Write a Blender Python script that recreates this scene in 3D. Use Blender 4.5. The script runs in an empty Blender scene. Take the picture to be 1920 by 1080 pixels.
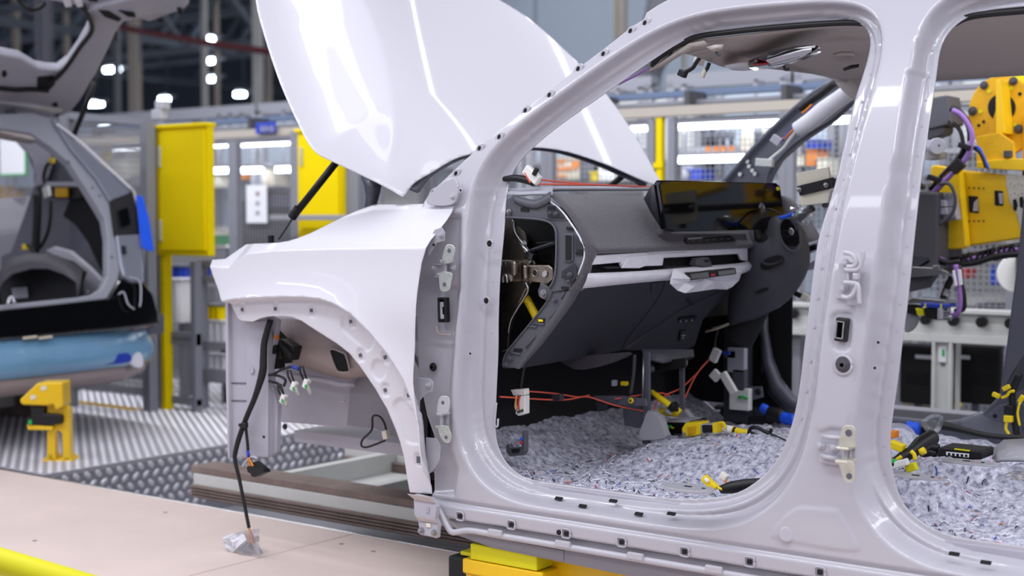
import bpy, bmesh, math, random
import numpy as np
from mathutils import Vector, Matrix, Euler
random.seed(7); np.random.seed(7)
R = math.radians
# ------------------------------------------------------------------ camera
F = 2667.0; YAW = R(37.0); PITCH = R(2.79)
FW = Vector((-math.sin(YAW)*math.cos(PITCH), math.cos(YAW)*math.cos(PITCH), -math.sin(PITCH)))
RT = Vector((math.cos(YAW), math.sin(YAW), 0)); UP = RT.cross(FW)
def ray(px, py): return FW + RT*((px-960)/F) - UP*((py-540)/F)
_r = ray(945, 870)
CAM = Vector((3.195/_r.y*-_r.x, -3.195, 1.4))
def at(px, py, Y=None, X=None, Z=None, p=None, n=None):
    r = ray(px, py)
    if p is not None: t = (Vector(p)-CAM).dot(Vector(n))/r.dot(Vector(n))
    elif Y is not None: t = (Y-CAM.y)/r.y
    elif X is not None: t = (X-CAM.x)/r.x
    else: t = (Z-CAM.z)/r.z
    return CAM + r*t
def ons(px, py, f, off=0.0):
    Y = 0.0
    for _ in range(30):
        q = at(px, py, Y=Y); Y = .5*Y+.5*(float(f(q.x, q.z))+off)
    return at(px, py, Y=Y)
S = bpy.context.scene
cd = bpy.data.cameras.new('camera'); cam = bpy.data.objects.new('camera', cd); S.collection.objects.link(cam)
cd.sensor_width = 36; cd.lens = F*36/1920; cd.clip_end = 200
M3 = Matrix((RT, UP, -FW)).transposed()
cam.matrix_world = Matrix.Translation(CAM) @ M3.to_4x4()
cd.dof.use_dof = True; cd.dof.focus_distance = 3.95; cd.dof.aperture_fstop = 2.3
S.camera = cam
# ------------------------------------------------------------------ light
w = bpy.data.worlds.new('world'); S.world = w; w.use_nodes = True
w.node_tree.nodes['Background'].inputs[0].default_value = (.66, .66, .78, 1)
w.node_tree.nodes['Background'].inputs[1].default_value = .58
S.view_settings.view_transform = 'Standard'; S.view_settings.look = 'None'
S.view_settings.gamma = 1; S.view_settings.use_curve_mapping = False
S.view_settings.exposure = 0.29
def area(name, loc, rot, sx, sy, power, col=(.93,.95,1)):
    l = bpy.data.lights.new(name, 'AREA'); l.shape = 'RECTANGLE'; l.size = sx; l.size_y = sy; l.energy = power; l.color = col
    o = bpy.data.objects.new(name, l); S.collection.objects.link(o); o.location = loc; o.rotation_euler = rot; return o
for i, (y, z, p, a) in enumerate([(-3.4,3.3,60,24), (-1.5,3.5,150,12), (.75,3.5,40,0), (1.9,3.35,150,40), (4.4,3.3,110,35), (9.0,5.5,110,50)]):  # rows beyond the car are unseen fill, added for table, stations and mezzanine
    area('unseen_light_row', (-1.5, y, z), (R(a), 0, 0), 13, .22, p)
area('unseen_light_row', (3.6, 1.0, 3.4), (0, R(22), 0), .25, 8, 50)
area('unseen_light_row', (-2.5, -6.0, 3.2), (R(48), 0, 0), 12, .3, 16)  # unseen fill row aimed at the near side of the car
for y in (13, 17, 21): area('hall_light', (-8, y, 8.6), (0, 0, 0), 24, .3, 200)
# ------------------------------------------------------------------ materials
def _lin(c): return tuple((x/255/12.92 if x/255 <= .04045 else ((x/255+.055)/1.055)**2.4) for x in c)
MATS = {}
def mat(name, rgb, rough=.5, metal=0, coat=0, emit=None, es=0, noise=None, bump=None, trans=0, alpha=1, ior=1.45, sheen=0, ramp=None, aniso=0):
    m = bpy.data.materials.new(name); m.use_nodes = True; nt = m.node_tree; b = nt.nodes['Principled BSDF']
    c = _lin(rgb); b.inputs['Base Color'].default_value = (*c, 1)
    b.inputs['Roughness'].default_value = rough; b.inputs['Metallic'].default_value = metal
    b.inputs['Coat Weight'].default_value = coat; b.inputs['Coat Roughness'].default_value = .05
    b.inputs['IOR'].default_value = ior; b.inputs['Transmission Weight'].default_value = trans; b.inputs['Alpha'].default_value = alpha
    if sheen: b.inputs['Sheen Weight'].default_value = sheen
    if emit: b.inputs['Emission Color'].default_value = (*_lin(emit), 1); b.inputs['Emission Strength'].default_value = es
    tc = None
    def co():
        nonlocal tc
        if tc is None: tc = nt.nodes.new('ShaderNodeTexCoord')
        return tc.outputs['Object']
    if noise or ramp:   # noise=(scale, amount) brightness variation ; ramp=(scale, [(pos,rgb)...])
        n = nt.nodes.new('ShaderNodeTexNoise'); nt.links.new(co(), n.inputs['Vector'])
        n.inputs['Scale'].default_value = (noise or ramp)[0]; n.inputs['Detail'].default_value = 6; n.inputs['Roughness'].default_value = .65
        r = nt.nodes.new('ShaderNodeValToRGB'); nt.links.new(n.outputs['Fac'], r.inputs[0])
        if noise:
            a = noise[1]
            r.color_ramp.elements[0].position = .3; r.color_ramp.elements[1].position = .7
            r.color_ramp.elements[0].color = (*[x*(1-a) for x in c], 1); r.color_ramp.elements[1].color = (*[min(1,x*(1+a)) for x in c], 1)
        else:
            els = ramp[1]; r.color_ramp.elements[0].position = els[0][0]; r.color_ramp.elements[0].color = (*_lin(els[0][1]), 1)
            r.color_ramp.elements[1].position = els[-1][0]; r.color_ramp.elements[1].color = (*_lin(els[-1][1]), 1)
            for p_, c_ in els[1:-1]:
                e = r.color_ramp.elements.new(p_); e.color = (*_lin(c_), 1)
        nt.links.new(r.outputs[0], b.inputs['Base Color'])
    if bump:            # (scale, strength, distance)
        n = nt.nodes.new('ShaderNodeTexNoise'); nt.links.new(co(), n.inputs['Vector']); n.inputs['Scale'].default_value = bump[0]; n.inputs['Detail'].default_value = 3
        u = nt.nodes.new('ShaderNodeBump'); nt.links.new(n.outputs['Fac'], u.inputs['Height']); u.inputs['Strength'].default_value = bump[1]; u.inputs['Distance'].default_value = bump[2]
        nt.links.new(u.outputs[0], b.inputs['Normal'])
    MATS[name] = m; return m
mat('paint_white', (214,212,220), .48, coat=.45)
mat('paint_body', (181,179,188), .34, coat=.7)
mat('paint_inner', (166,165,174), .45, coat=.2)
mat('ecoat', (174,172,184), .5, noise=(9,.05))
mat('ecoat_brown', (164,150,148), .5)
mat('ecoat_rough', (140,138,146), .75, bump=(160,.6,.003))
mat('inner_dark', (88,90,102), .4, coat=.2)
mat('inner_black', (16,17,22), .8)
mat('black', (18,18,21), .45)
mat('black_gloss', (8,8,11), .07, coat=1)
mat('rubber', (28,28,31), .7)
mat('rubber_grey', (70,68,74), .55)
mat('plastic_dark', (44,46,54), .55, bump=(900,.15,.001))
mat('plastic_column', (64,65,73), .5, bump=(900,.1,.001))
mat('plastic_mid', (84,85,93), .5, bump=(900,.1,.001))
mat('plastic_light', (170,170,182), .4)
mat('fabric', (80,77,84), .95, noise=(260,.55), bump=(700,.4,.001), sheen=.3)
mat('silver', (176,176,188), .35)
mat('film_white', (222,222,230), .3, noise=(30,.06))
mat('film_clear', (235,238,245), .08, trans=.9, alpha=.5)
mat('headliner', (176,168,164), .95, bump=(600,.2,.001))
mat('steel', (170,170,172), .3, metal=1)
mat('steel_weld', (160,150,138), .32, metal=1, noise=(25,.35))
mat('zinc', (196,200,196), .38, metal=.7, noise=(60,.15))
mat('zinc_yellow', (206,203,190), .4, metal=.6, noise=(40,.15))
mat('yellow', (235,190,4), .42, coat=.3, noise=(6,.05))
mat('yellow_dark', (216,164,4), .5, noise=(12,.15))
mat('yellow_cab', (232,204,0), .6, ior=1.2)
mat('yellow_pad', (216,208,10), .6)
mat('yellow_plug', (236,206,20), .45)
mat('screen', (5,5,6), .06, ior=1.28)
mat('felt', (130,130,142), .98, ramp=(62, [(.30,(70,70,88)), (.41,(142,142,160)), (.50,(180,180,196)), (.60,(202,202,216)), (.72,(236,236,246))]), bump=(150,.8,.004))
mat('felt_red', (190,70,90), .95); mat('felt_blue', (60,80,170), .95); mat('felt_white', (225,225,235), .95); mat('felt_dark', (44,44,56), .95); mat('felt_orange', (215,150,110), .95)
mat('orange_string', (222,92,70), .6)
mat('orange', (226,130,30), .5); mat('green', (40,170,80), .4); mat('red', (190,40,40), .5); mat('blue', (24,84,220), .35, bump=(60,.6,.004)); mat('blue_flat', (30,60,170), .5)
mat('purple', (150,110,180), .5)
mat('white_plug', (225,224,222), .45)
mat('cream', (222,218,200), .6)
mat('paper', (232,232,238), .7)
mat('blue_film', (112,160,196), .12, coat=1, bump=(9,.5,.02))
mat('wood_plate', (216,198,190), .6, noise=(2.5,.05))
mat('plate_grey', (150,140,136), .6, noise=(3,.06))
mat('alu_tread', (176,174,182), .5, metal=.3)
mat('alu_stud', (236,235,242), .3, metal=.35)
mat('alu_tread_side', (160,160,170), .4, metal=.5)
mat('rust_steel', (128,112,106), .65, noise=(7,.25))
mat('frame_grey', (204,205,202), .55, noise=(5,.05))
mat('rail_grey', (150,150,158), .5)
mat('post_grey', (128,129,138), .5)
mat('post_tan', (172,164,154), .6)
mat('conc', (128,128,134), .7, noise=(3,.08))
mat('wall_blue', (190,204,218), .7)
mat('roof_dark', (46,54,66), .8)
mat('truss', (92,100,112), .7)
mat('beige', (206,196,176), .6)
mat('blue_rail', (96,112,140), .6)
mat('ecoat_car', (140,141,152), .5)
mat('silver_car', (150,154,168), .25, metal=.5, coat=.6)
mat('mesh_wire', (150,150,156), .5)
mat('lamp', (255,255,255), .5, emit=(235,245,255), es=9)
mat('lamp_hall', (255,255,255), .5, emit=(225,242,255), es=22)
mat('trim_glow', (255,255,255), .5, emit=(240,248,255), es=2.2)  # emission for the panel trim, which is no lamp
mat('bulb', (225,225,220), .1, trans=.7)
mat('maroon', (110,52,56), .6)
mat('taillight', (120,10,20), .1, coat=1)
mat('cage_red', (180,40,60), .5)
# ------------------------------------------------------------------ objects
COL = S.collection
def wloc(o):
    v = Vector((0,0,0))
    while o is not None: v += o.location; o = o.parent
    return v
def tag(o, label=None, cat=None, group=None, kind=None):
    if label: o['label'] = label
    if cat: o['category'] = cat
    if group: o['group'] = group
    if kind: o['kind'] = kind
    return o
def thing(name, loc, label, cat, group=None):
    o = bpy.data.objects.new(name, None); COL.objects.link(o); o.location = loc; o.empty_display_size = .05
    return tag(o, label, cat, group)
def obj(name, V, Fs, m, parent=None, smooth=False, bevel=0, solid=0, kind=None, mi=None, seg=2):
    V = [Vector(v) for v in V]
    if parent is not None: o0 = wloc(parent)
    else:
        xs = [v.x for v in V]; ys = [v.y for v in V]; zs = [v.z for v in V]
        o0 = Vector(((min(xs)+max(xs))/2, (min(ys)+max(ys))/2, min(zs)))
    me = bpy.data.meshes.new(name); me.from_pydata([tuple(v-o0) for v in V], [], [tuple(f) for f in Fs])
    ms = m if isinstance(m, (list, tuple)) else [m]
    for k in ms: me.materials.append(MATS[k] if isinstance(k, str) else k)
    if mi is not None: me.polygons.foreach_set('material_index', mi)
    o = bpy.data.objects.new(name, me); COL.objects.link(o)
    if parent is not None: o.parent = parent
    else: o.location = o0
    if smooth: me.polygons.foreach_set('use_smooth', [True]*len(me.polygons))
    if bevel:
        b = o.modifiers.new('b', 'BEVEL'); b.width = bevel; b.segments = seg; b.limit_method = 'ANGLE'; b.angle_limit = R(35)
    if solid:
        s = o.modifiers.new('s', 'SOLIDIFY'); s.thickness = solid; s.offset = -1
    if kind: o['kind'] = kind
    return o
class MB:
    def __init__(s): s.V = []; s.F = []; s.M = []
    def add(s, V, Fs, m=0):
        b = len(s.V); s.V += [Vector(v) for v in V]; s.F += [tuple(i+b for i in f) for f in Fs]; s.M += [m]*len(Fs); return s
    def box(s, c, d, rot=None, m=0):
        c = Vector(c); h = Vector(d)/2
        V = [Vector((x*h.x, y*h.y, z*h.z)) for z in (-1,1) for y in (-1,1) for x in (-1,1)]
        if rot is not None: V = [rot @ v for v in V]
        return s.add([c+v for v in V], [(0,2,3,1),(4,5,7,6),(0,1,5,4),(2,6,7,3),(0,4,6,2),(1,3,7,5)], m)
    def b2(s, a, b, m=0):
        a = Vector(a); b = Vector(b); return s.box((a+b)/2, [abs(x) for x in (b-a)], m=m)
    def bar(s, a, b, w, h, up=(0,0,1), m=0):
        a = Vector(a); b = Vector(b); d = (b-a); L = d.length; d.normalize(); u = Vector(up); x = d.cross(u)
        if x.length < 1e-4: x = d.cross(Vector((0,1,0)))
        x.normalize(); u = x.cross(d)
        return s.box((a+b)/2, (L, w, h), Matrix((d, x, u)).transposed(), m)
    def tube(s, pts, r, n=8, sm=4, m=0, cap=True):
        V, Fs = tubemesh(pts, r, n, sm, cap); return s.add(V, Fs, m)
    def cyl(s, a, b, r0, r1=None, n=16, m=0):
        return s.tube([a, b], [r0, r0 if r1 is None else r1], n, 0, m)
    def prism(s, pts, t, m=0):
        V, Fs = prismmesh(pts, t); return s.add(V, Fs, m)
    def build(s, name, m, parent=None, **k):
        ms = m if isinstance(m, (list, tuple)) else [m]
        return obj(name, s.V, s.F, ms, parent, mi=s.M if len(ms) > 1 else None, **k)
def crv(pts, sm, closed=False):
    P = [Vector(p) for p in pts]; n = len(P)
    if sm <= 0 or n < 3: return P
    out = []
    rng = range(n if closed else n-1)
    for i in rng:
        if closed: a, b, c, d = P[(i-1)%n], P[i], P[(i+1)%n], P[(i+2)%n]
        else: a, b, c, d = P[max(i-1,0)], P[i], P[i+1], P[min(i+2,n-1)]
        for k in range(sm):
            t = k/sm
            out.append(.5*((2*b)+(c-a)*t+(2*a-5*b+4*c-d)*t*t+(3*b-a-3*c+d)*t**3))
    if not closed: out.append(P[-1])
    return out
def tubemesh(pts, r, n=8, sm=4, cap=True):
    rr = list(r) if isinstance(r, (list, tuple)) else None
    P = crv(pts, sm); m = len(P)
    if rr: rad = [float(np.interp(i/(m-1)*(len(rr)-1), range(len(rr)), rr)) for i in range(m)]
    else: rad = [r]*m
    V = []; u = None
    for i in range(m):
        t = (P[min(i+1,m-1)]-P[max(i-1,0)]).normalized()
        if u is None:
            u = t.cross(Vector((0,0,1)))
            if u.length < .1: u = t.cross(Vector((0,1,0)))
        u = (u-t*u.dot(t)).normalized(); v = t.cross(u)
        for k in range(n):
            a = 2*math.pi*k/n; V.append(P[i]+(u*math.cos(a)+v*math.sin(a))*rad[i])
    Fs = [(i*n+k, i*n+(k+1)%n, (i+1)*n+(k+1)%n, (i+1)*n+k) for i in range(m-1) for k in range(n)]
    if cap: Fs += [tuple(range(n))[::-1], tuple((m-1)*n+k for k in range(n))]
    return V, Fs
def prismmesh(pts, t):
    """polygon extruded by vector t (pts towards the viewer side)"""
    P = [Vector(p) for p in pts]; n = len(P); t = Vector(t)
    nn = Vector((0,0,0))
    for i in range(n): nn += P[i].cross(P[(i+1)%n])
    if nn.dot(t) > 0: P.reverse()
    V = P+[p+t for p in P]
    return V, [tuple(range(n)), tuple(range(2*n-1, n-1, -1))]+[(i, i+n, (i+1)%n+n, (i+1)%n) for i in range(n)]
def tube(name, pts, r, m, parent=None, n=8, sm=4, **k):
    V, Fs = tubemesh(pts, r, n, sm); return obj(name, V, Fs, m, parent, smooth=True, **k)
def cyl(name, a, b, r0, m, parent=None, r1=None, n=20, **k):
    V, Fs = tubemesh([a, b], [r0, r0 if r1 is None else r1], n, 0)
    k.setdefault('bevel', min(r0*.12, .004)); return obj(name, V, Fs, m, parent, **k)
def px(pts, **pl): return [at(a, b, **pl) for a, b in pts]
def plate(name, pts, t, m, parent=None, sm=0, bevel=.002, **k):
    """pts: 3D polygon; t: extrusion vector away from the viewer"""
    if sm: pts = crv(pts, sm, True)
    V, Fs = prismmesh(pts, t); return obj(name, V, Fs, m, parent, bevel=bevel, **k)
def ppl(name, pts, t, m, parent=None, sm=0, bevel=.002, Y=None, X=None, Z=None, p=None, n=None, **k):
    return plate(name, px(pts, Y=Y, X=X, Z=Z, p=p, n=n), t, m, parent, sm, bevel, **k)
def box(name, c, d, m, parent=None, rot=None, bevel=.003, **k):
    if rot is not None and not isinstance(rot, Matrix): rot = Euler(rot).to_matrix()
    return MB().box(c, d, rot).build(name, m, parent, bevel=bevel, **k)
def loft(name, secs, m, parent=None, closed=False, smooth=True, cap=False, **k):
    n = len(secs[0]); V = [v for s_ in secs for v in s_]; Fs = []
    for i in range(len(secs)-1):
        for j in range(n if closed else n-1):
            Fs.append((i*n+j, i*n+(j+1)%n, (i+1)*n+(j+1)%n, (i+1)*n+j))
    if cap: Fs += [tuple(range(n))[::-1], tuple((len(secs)-1)*n+j for j in range(n))]
    return obj(name, V, Fs, m, parent, smooth=smooth, **k)
def sdf(X, Z, poly):
    """signed distance (neg inside) + nearest points to a closed polygon (M,2)"""
    bd = np.full(X.shape, 1e9); nx = np.zeros(X.shape); nz = np.zeros(X.shape); ins = np.zeros(X.shape, bool)
    M = len(poly)
    for i in range(M):
        ax, az = poly[i]; bx, bz = poly[(i+1)%M]; ex, ez = bx-ax, bz-az; L = ex*ex+ez*ez
        if L < 1e-14: continue
        t = np.clip(((X-ax)*ex+(Z-az)*ez)/L, 0, 1); qx = ax+t*ex; qz = az+t*ez
        d = (X-qx)**2+(Z-qz)**2; m = d < bd; bd = np.where(m, d, bd); nx = np.where(m, qx, nx); nz = np.where(m, qz, nz)
        if ez != 0: ins ^= ((az > Z) != (bz > Z)) & (X < (bx-ax)*(Z-az)/ez+ax)
    bd = np.sqrt(bd); return np.where(ins, -bd, bd), nx, nz
def hf(name, outer, holes, fY, step, m, parent=None, solid=.003, **k):
    """height field Y = fY(X,Z) cut by outer / holes contours given in (x,z)"""
    o_ = np.array(outer); x0, z0 = o_.min(0)-step; x1, z1 = o_.max(0)+step
    xs = np.arange(x0, x1+step, step); zs = np.arange(z0, z1+step, step); X, Z = np.meshgrid(xs, zs, indexing='ij')
    s, nx, nz = sdf(X, Z, o_)
    for h in holes:
        s2, n2x, n2z = sdf(X, Z, np.array(h)); s2 = -s2; mm = s2 > s
        s = np.where(mm, s2, s); nx = np.where(mm, n2x, nx); nz = np.where(mm, n2z, nz)
    near = (s > 0) | (s > -.35*step)
    X2 = np.where(near, nx, X); Z2 = np.where(near, nz, Z)
    ins = s < 0
    q = (ins[:-1,:-1].astype(int)+ins[1:,:-1]+ins[1:,1:]+ins[:-1,1:]) >= 1
    big = (s[:-1,:-1] > 1.6*step)|(s[1:,:-1] > 1.6*step)|(s[1:,1:] > 1.6*step)|(s[:-1,1:] > 1.6*step)
    q &= ~big
    def _ar(i0,j0,i1,j1,i2,j2):
        f_ = lambda M_, i, j: M_[i:M_.shape[0]-1+i, j:M_.shape[1]-1+j]
        return .5*((f_(X2,i1,j1)-f_(X2,i0,j0))*(f_(Z2,i2,j2)-f_(Z2,i0,j0))-(f_(X2,i2,j2)-f_(X2,i0,j0))*(f_(Z2,i1,j1)-f_(Z2,i0,j0)))
    ar = _ar(0,0,1,0,1,1)+_ar(0,0,1,1,0,1); q &= ar > .06*step*step
    Y = fY(X2, Z2); idx = -np.ones(X.shape, int); used = np.zeros(X.shape, bool)
    used[:-1,:-1] |= q; used[1:,:-1] |= q; used[1:,1:] |= q; used[:-1,1:] |= q
    idx[used] = np.arange(used.sum())
    I, J = np.nonzero(q); Fs = np.stack([idx[I,J], idx[I+1,J], idx[I+1,J+1], idx[I,J+1]], 1)
    V = np.stack([X2[used], Y[used], Z2[used]], 1)
    o0 = np.array(wloc(parent)) if parent else np.zeros(3)
    me = bpy.data.meshes.new(name); me.from_pydata((V-o0).tolist(), [], Fs.tolist())
    me.materials.append(MATS[m]); me.polygons.foreach_set('use_smooth', [True]*len(me.polygons))
    ob = bpy.data.objects.new(name, me); COL.objects.link(ob)
    if parent: ob.parent = parent
    if solid:
        sd = ob.modifiers.new('s', 'SOLIDIFY'); sd.thickness = solid; sd.offset = -1
    return ob
def sst(a, b, x): t = np.clip((x-a)/(b-a), 0, 1); return t*t*(3-2*t)
def sm2(pts, sm=4): return [(v.x, v.y) for v in crv([Vector((a, b, 0)) for a, b in pts], sm, True)]
def vnoise(X, Y, s, seed=0):
    rs = np.random.RandomState(seed); G = rs.rand(64, 64); a = X*s; b = Y*s; i = np.floor(a).astype(int); j = np.floor(b).astype(int)
    u = a-i; v = b-j; u = u*u*(3-2*u); v = v*v*(3-2*v); g = lambda p, q: G[p % 64, q % 64]
    return (g(i,j)*(1-u)+g(i+1,j)*u)*(1-v)+(g(i,j+1)*(1-u)+g(i+1,j+1)*u)*v
# ================================================================== CAR BODY IN WHITE
car = thing('car_body', (.3, .85, .44), 'light grey unfinished car body with open door frames and raised white hood', 'car')
def B(x, z):
    d = np.maximum(0, np.asarray(z)-1.08); return .04*d+.285*d*d
def Bs(x, z):
    d = max(0, z-1.08); return .04*d+.285*d*d
def cont(pts, off, f=Bs, sm=3):
    q = [ons(a, b, f, off) for a, b in pts]; P = np.array(sm2([(v.x, v.z) for v in q], 6))
    L = np.r_[0, np.cumsum(np.hypot(*(np.roll(P,-1,0)-P).T))]; n = int(L[-1]/.018); u = np.linspace(0, L[-1], n, endpoint=False); Pc = np.vstack([P, P[:1]])
    P = np.stack([np.interp(u, L, Pc[:,0]), np.interp(u, L, Pc[:,1])], 1)
    for _ in range(4 if off > .08 else 30): P = .5*P+.25*(np.roll(P,1,0)+np.roll(P,-1,0))
    return sm2([tuple(p) for p in P], 2)
FD0 = [(946,435),(941,482),(937,540),(935,640),(932,713),(930,760),(930,823),(940,853),(960,880),(987,897),(1017,903),(1087,913),(1190,927),(1267,935),(1343,933),(1385,924),(1420,903),(1447,877),(1467,847),(1482,808),(1497,747),(1510,640),(1520,558),(1535,449),(1548,405),(1567,346),(1583,275),(1600,200),(1624,125),(1635,79),(1632,60),(1618,45),(1588,38),(1520,42),(1440,48),(1370,56),(1317,63),(1280,76),(1245,98),(1217,117),(1170,150),(1133,176),(1080,213),(1025,254),(990,286),(970,307),(956,338),(949,384)]
FD1 = [(908,420),(903,500),(898,600),(893,700),(891,770),(895,816),(909,851),(937,886),(965,905),(1010,918),(1087,928),(1190,942),(1267,951),(1343,949),(1395,938),(1435,914),(1464,885),(1484,852),(1498,812),(1513,750),(1527,640),(1537,560),(1551,450),(1564,400),(1582,340),(1599,265),(1618,190),(1640,120),(1651,75),(1648,52),(1632,35),(1600,27),(1520,30),(1440,36),(1360,44),(1308,52),(1270,64),(1238,82),(1200,110),(1150,143),(1094,180),(1020,238),(960,286),(930,322),(915,360)]
FD2 = [(873,440),(868,520),(862,600),(855,700),(851,740),(853,805),(863,851),(881,890),(909,918),(945,938),(986,948),(1087,961),(1167,975),(1250,988),(1300,995),(1350,995),(1400,984),(1440,963),(1469,931),(1503,873),(1517,810),(1526,752),(1537,660),(1553,560),(1572,444),(1590,350),(1612,255),(1636,165),(1660,90),(1664,50),(1653,20),(1625,5),(1587,2),(1520,4),(1440,10),(1360,18),(1300,28),(1250,45),(1200,72),(1150,104),(1100,140),(1047,180),(1000,213),(960,244),(918,283),(893,320),(880,370)]
RD0 = [(1858,18),(1811,31),(1780,57),(1764,83),(1757,135),(1744,223),(1728,332),(1715,446),(1705,544),(1695,622),(1685,704),(1676,767),(1670,810),(1670,858),(1676,897),(1690,940),(1714,969),(1748,991),(1787,1005),(1849,1015),(1920,1024),(2050,1045),(2200,1060),(2330,1020),(2380,800),(2380,300),(2300,60),(2200,-10),(2050,0),(1920,12)]
RD1 = [(1858,-2),(1800,8),(1765,28),(1742,62),(1730,104),(1715,207),(1698,311),(1683,415),(1673,500),(1663,580),(1654,640),(1640,740),(1628,810),(1626,850),(1636,890),(1650,925),(1681,969),(1729,1008),(1806,1037),(1920,1053),(2060,1078),(2220,1090),(2360,1050),(2420,800),(2420,280),(2330,20),(2200,-40),(2050,-25),(1920,-10)]
RD2 = [(1858,-32),(1790,-22),(1748,0),(1728,26),(1716,88),(1696,207),(1674,311),(1655,415),(1643,500),(1632,580),(1622,660),(1607,760),(1598,830),(1594,880),(1596,926),(1613,969),(1642,1008),(1690,1048),(1777,1075),(1920,1092),(2080,1115),(2240,1125),(2400,1080),(2460,800),(2460,260),(2360,-10),(2200,-70),(2050,-55),(1920,-40)]
OF = (.085, .066, 0.0)
CF = [cont(p, o) for p, o in zip((FD0, FD1, FD2), OF)]
CR = [cont(p, o) for p, o in zip((RD0, RD1, RD2), OF)]
outer_px = [(806,820),(792,780),(776,700),(772,560),(774,470),(782,410),(796,378),(806,362),(830,340),(870,302),(915,262),(960,227),(1012,184),(1060,146),(1100,116),(1132,92),(1160,70),(1185,50),(1208,36),(1212,24),(1235,9),(1262,-5),(1300,-18),(1400,-34),(1600,-50),(1920,-64),(2120,-70)]
oc = [ons(a, b, Bs) for a, b in outer_px]; oc = [(v.x, v.z) for v in oc]
xl = at(806, 940, Y=0).x; XR = 2.05
outer_c = [(xl, at(806,940,Y=0).z)] + oc + [(XR, oc[-1][1]), (XR, .487), (at(850,1008,Y=0).x, .487), (at(832,985,Y=0).x, .515)]
def tdoor(X, Z, C):
    s0 = sdf(X, Z, C[0])[0]; s1 = sdf(X, Z, C[1])[0]; s2 = sdf(X, Z, C[2])[0]
    t = np.where(s0 <= 0, 0, np.where(s1 < 0, s0/(s0-s1+1e-9), np.where(s2 < 0, 1+s1/(s1-s2+1e-9), 2.0)))
    return np.clip(t, 0, 2), s0
def prof(t): return np.interp(t, [0,.78,.86,.98,1.08,1.16,1.34,1.42,1.54,1.62,1.82,1.90,1.96,2], [.083,.083,.088,.090,.062,.056,.050,.064,.062,.038,.018,.006,.001,0])
def pxz(pts, off=0, sm=0):
    q = [ons(a, b, Bs, off) for a, b in pts]; q = [(v.x, v.z) for v in q]; return np.array(sm2(q, sm) if sm else q)
EMB = [(pxz([(1450,1010),(1444,1000),(1452,985),(1473,963),(1492,951),(1505,948),(1560,952),(1572,956),(1590,982),(1613,1020),(1614,1028),(1604,1036),(1545,1030)], 0, 3), -.004, .008),
 (pxz([(1526,800),(1535,640),(1548,560),(1560,500),(1600,500),(1612,560),(1604,700),(1597,800),(1560,806)], 0, 3), -.006, .012),
 (pxz([(1562,585),(1600,583),(1602,600),(1598,650),(1582,662),(1562,652),(1556,620)], 0, 3), .006, .008),
 (pxz([(820,545),(842,538),(851,548),(849,620),(843,628),(822,624),(818,600)], 0, 3), .006, .006),
 (pxz([(700,400),(868,395),(866,540),(848,738),(850,840),(862,880),(855,935),(700,945)], 0, 0), .022, .03)]
def fside(X, Z):
    tf, _ = tdoor(X, Z, CF); tr, _ = tdoor(X, Z, CR)
    D = prof(tf)+prof(tr)
    if D.ndim == 2:
        for _ in range(1):
            for ax in (0, 1): E = np.pad(D, [(1,1) if k == ax else (0,0) for k in (0,1)], mode='edge'); D = .5*D+.25*(E[:-2] if ax == 0 else E[:,:-2])+.25*(E[2:] if ax == 0 else E[:,2:])
    Y = B(X, Z)+D
    m = (tf >= 2) & (tr >= 2)
    low = (Z < .70) & m
    Y = Y + np.where(Z < .70, np.interp(Z, [.487,.490,.512,.516,.522,.562,.566,.572,.578,.70], [.022,.018,.018,.030,-.006,-.010,.006,.010,0,0]), 0)
    Y = Y - .012*sst(1.16, 1.22, Z)*(1-sst(1.25,1.34,Z))*m*0
    for poly, dep, wd in EMB:
        s = sdf(X, Z, poly)[0]; Y = Y + dep*sst(0, wd, -s)
    return Y
hf('side_panel', outer_c, [CF[0], CR[0]], fside, .0055, 'paint_body', car, .003)
# weld spots along the flanges, slots, holes on the side panel
def offpx(C, k): return C
mb = MB()
def ringpts(C0, C1, f, step):
    A = crv([Vector((a, b, 0)) for a, b in C0], 6, True); out = []; acc = 0
    n = len(A); cx = sum(v.x for v in A)/n; cy = sum(v.y for v in A)/n
    for i in range(n):
        d = A[(i+1)%n]-A[i]; acc += d.length
        if acc > step:
            acc = 0; nrm = Vector((d.y, -d.x, 0)).normalized()
            if nrm.dot(A[i]-Vector((cx,cy,0))) < 0: nrm = -nrm
            out.append((A[i].x+nrm.x*f, A[i].y+nrm.y*f))
    return out
for C in (FD0, RD0):
    for a, b in ringpts(C, None, 13, 46):
        if a < 2000:
            q = ons(a, b, Bs, .0828); mb.cyl(q+Vector((0,-.0012,0)), q+Vector((0,.002,0)), .0034, n=8)
mb.build('weld_spot', 'paint_body', car, kind='stuff')
for a, b in [(1050,936),(1095,950),(1152,940.5),(1200,965),(1261,964.5),(1850,1056),(1791,1040)]:
    q = ons(a, b, Bs, .03+(.02 if b < 945 and a < 1200 else 0)); d = (at(a+8, b+1.3, Y=q.y)-q).normalized()
    MB().bar(q-d*.0125+Vector((0,-.006,.003)), q+d*.0125+Vector((0,-.006,.003)), .011, .004, up=(0,-.6,.8)).build('drain_slot', 'inner_black', car, bevel=.0015)
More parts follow.
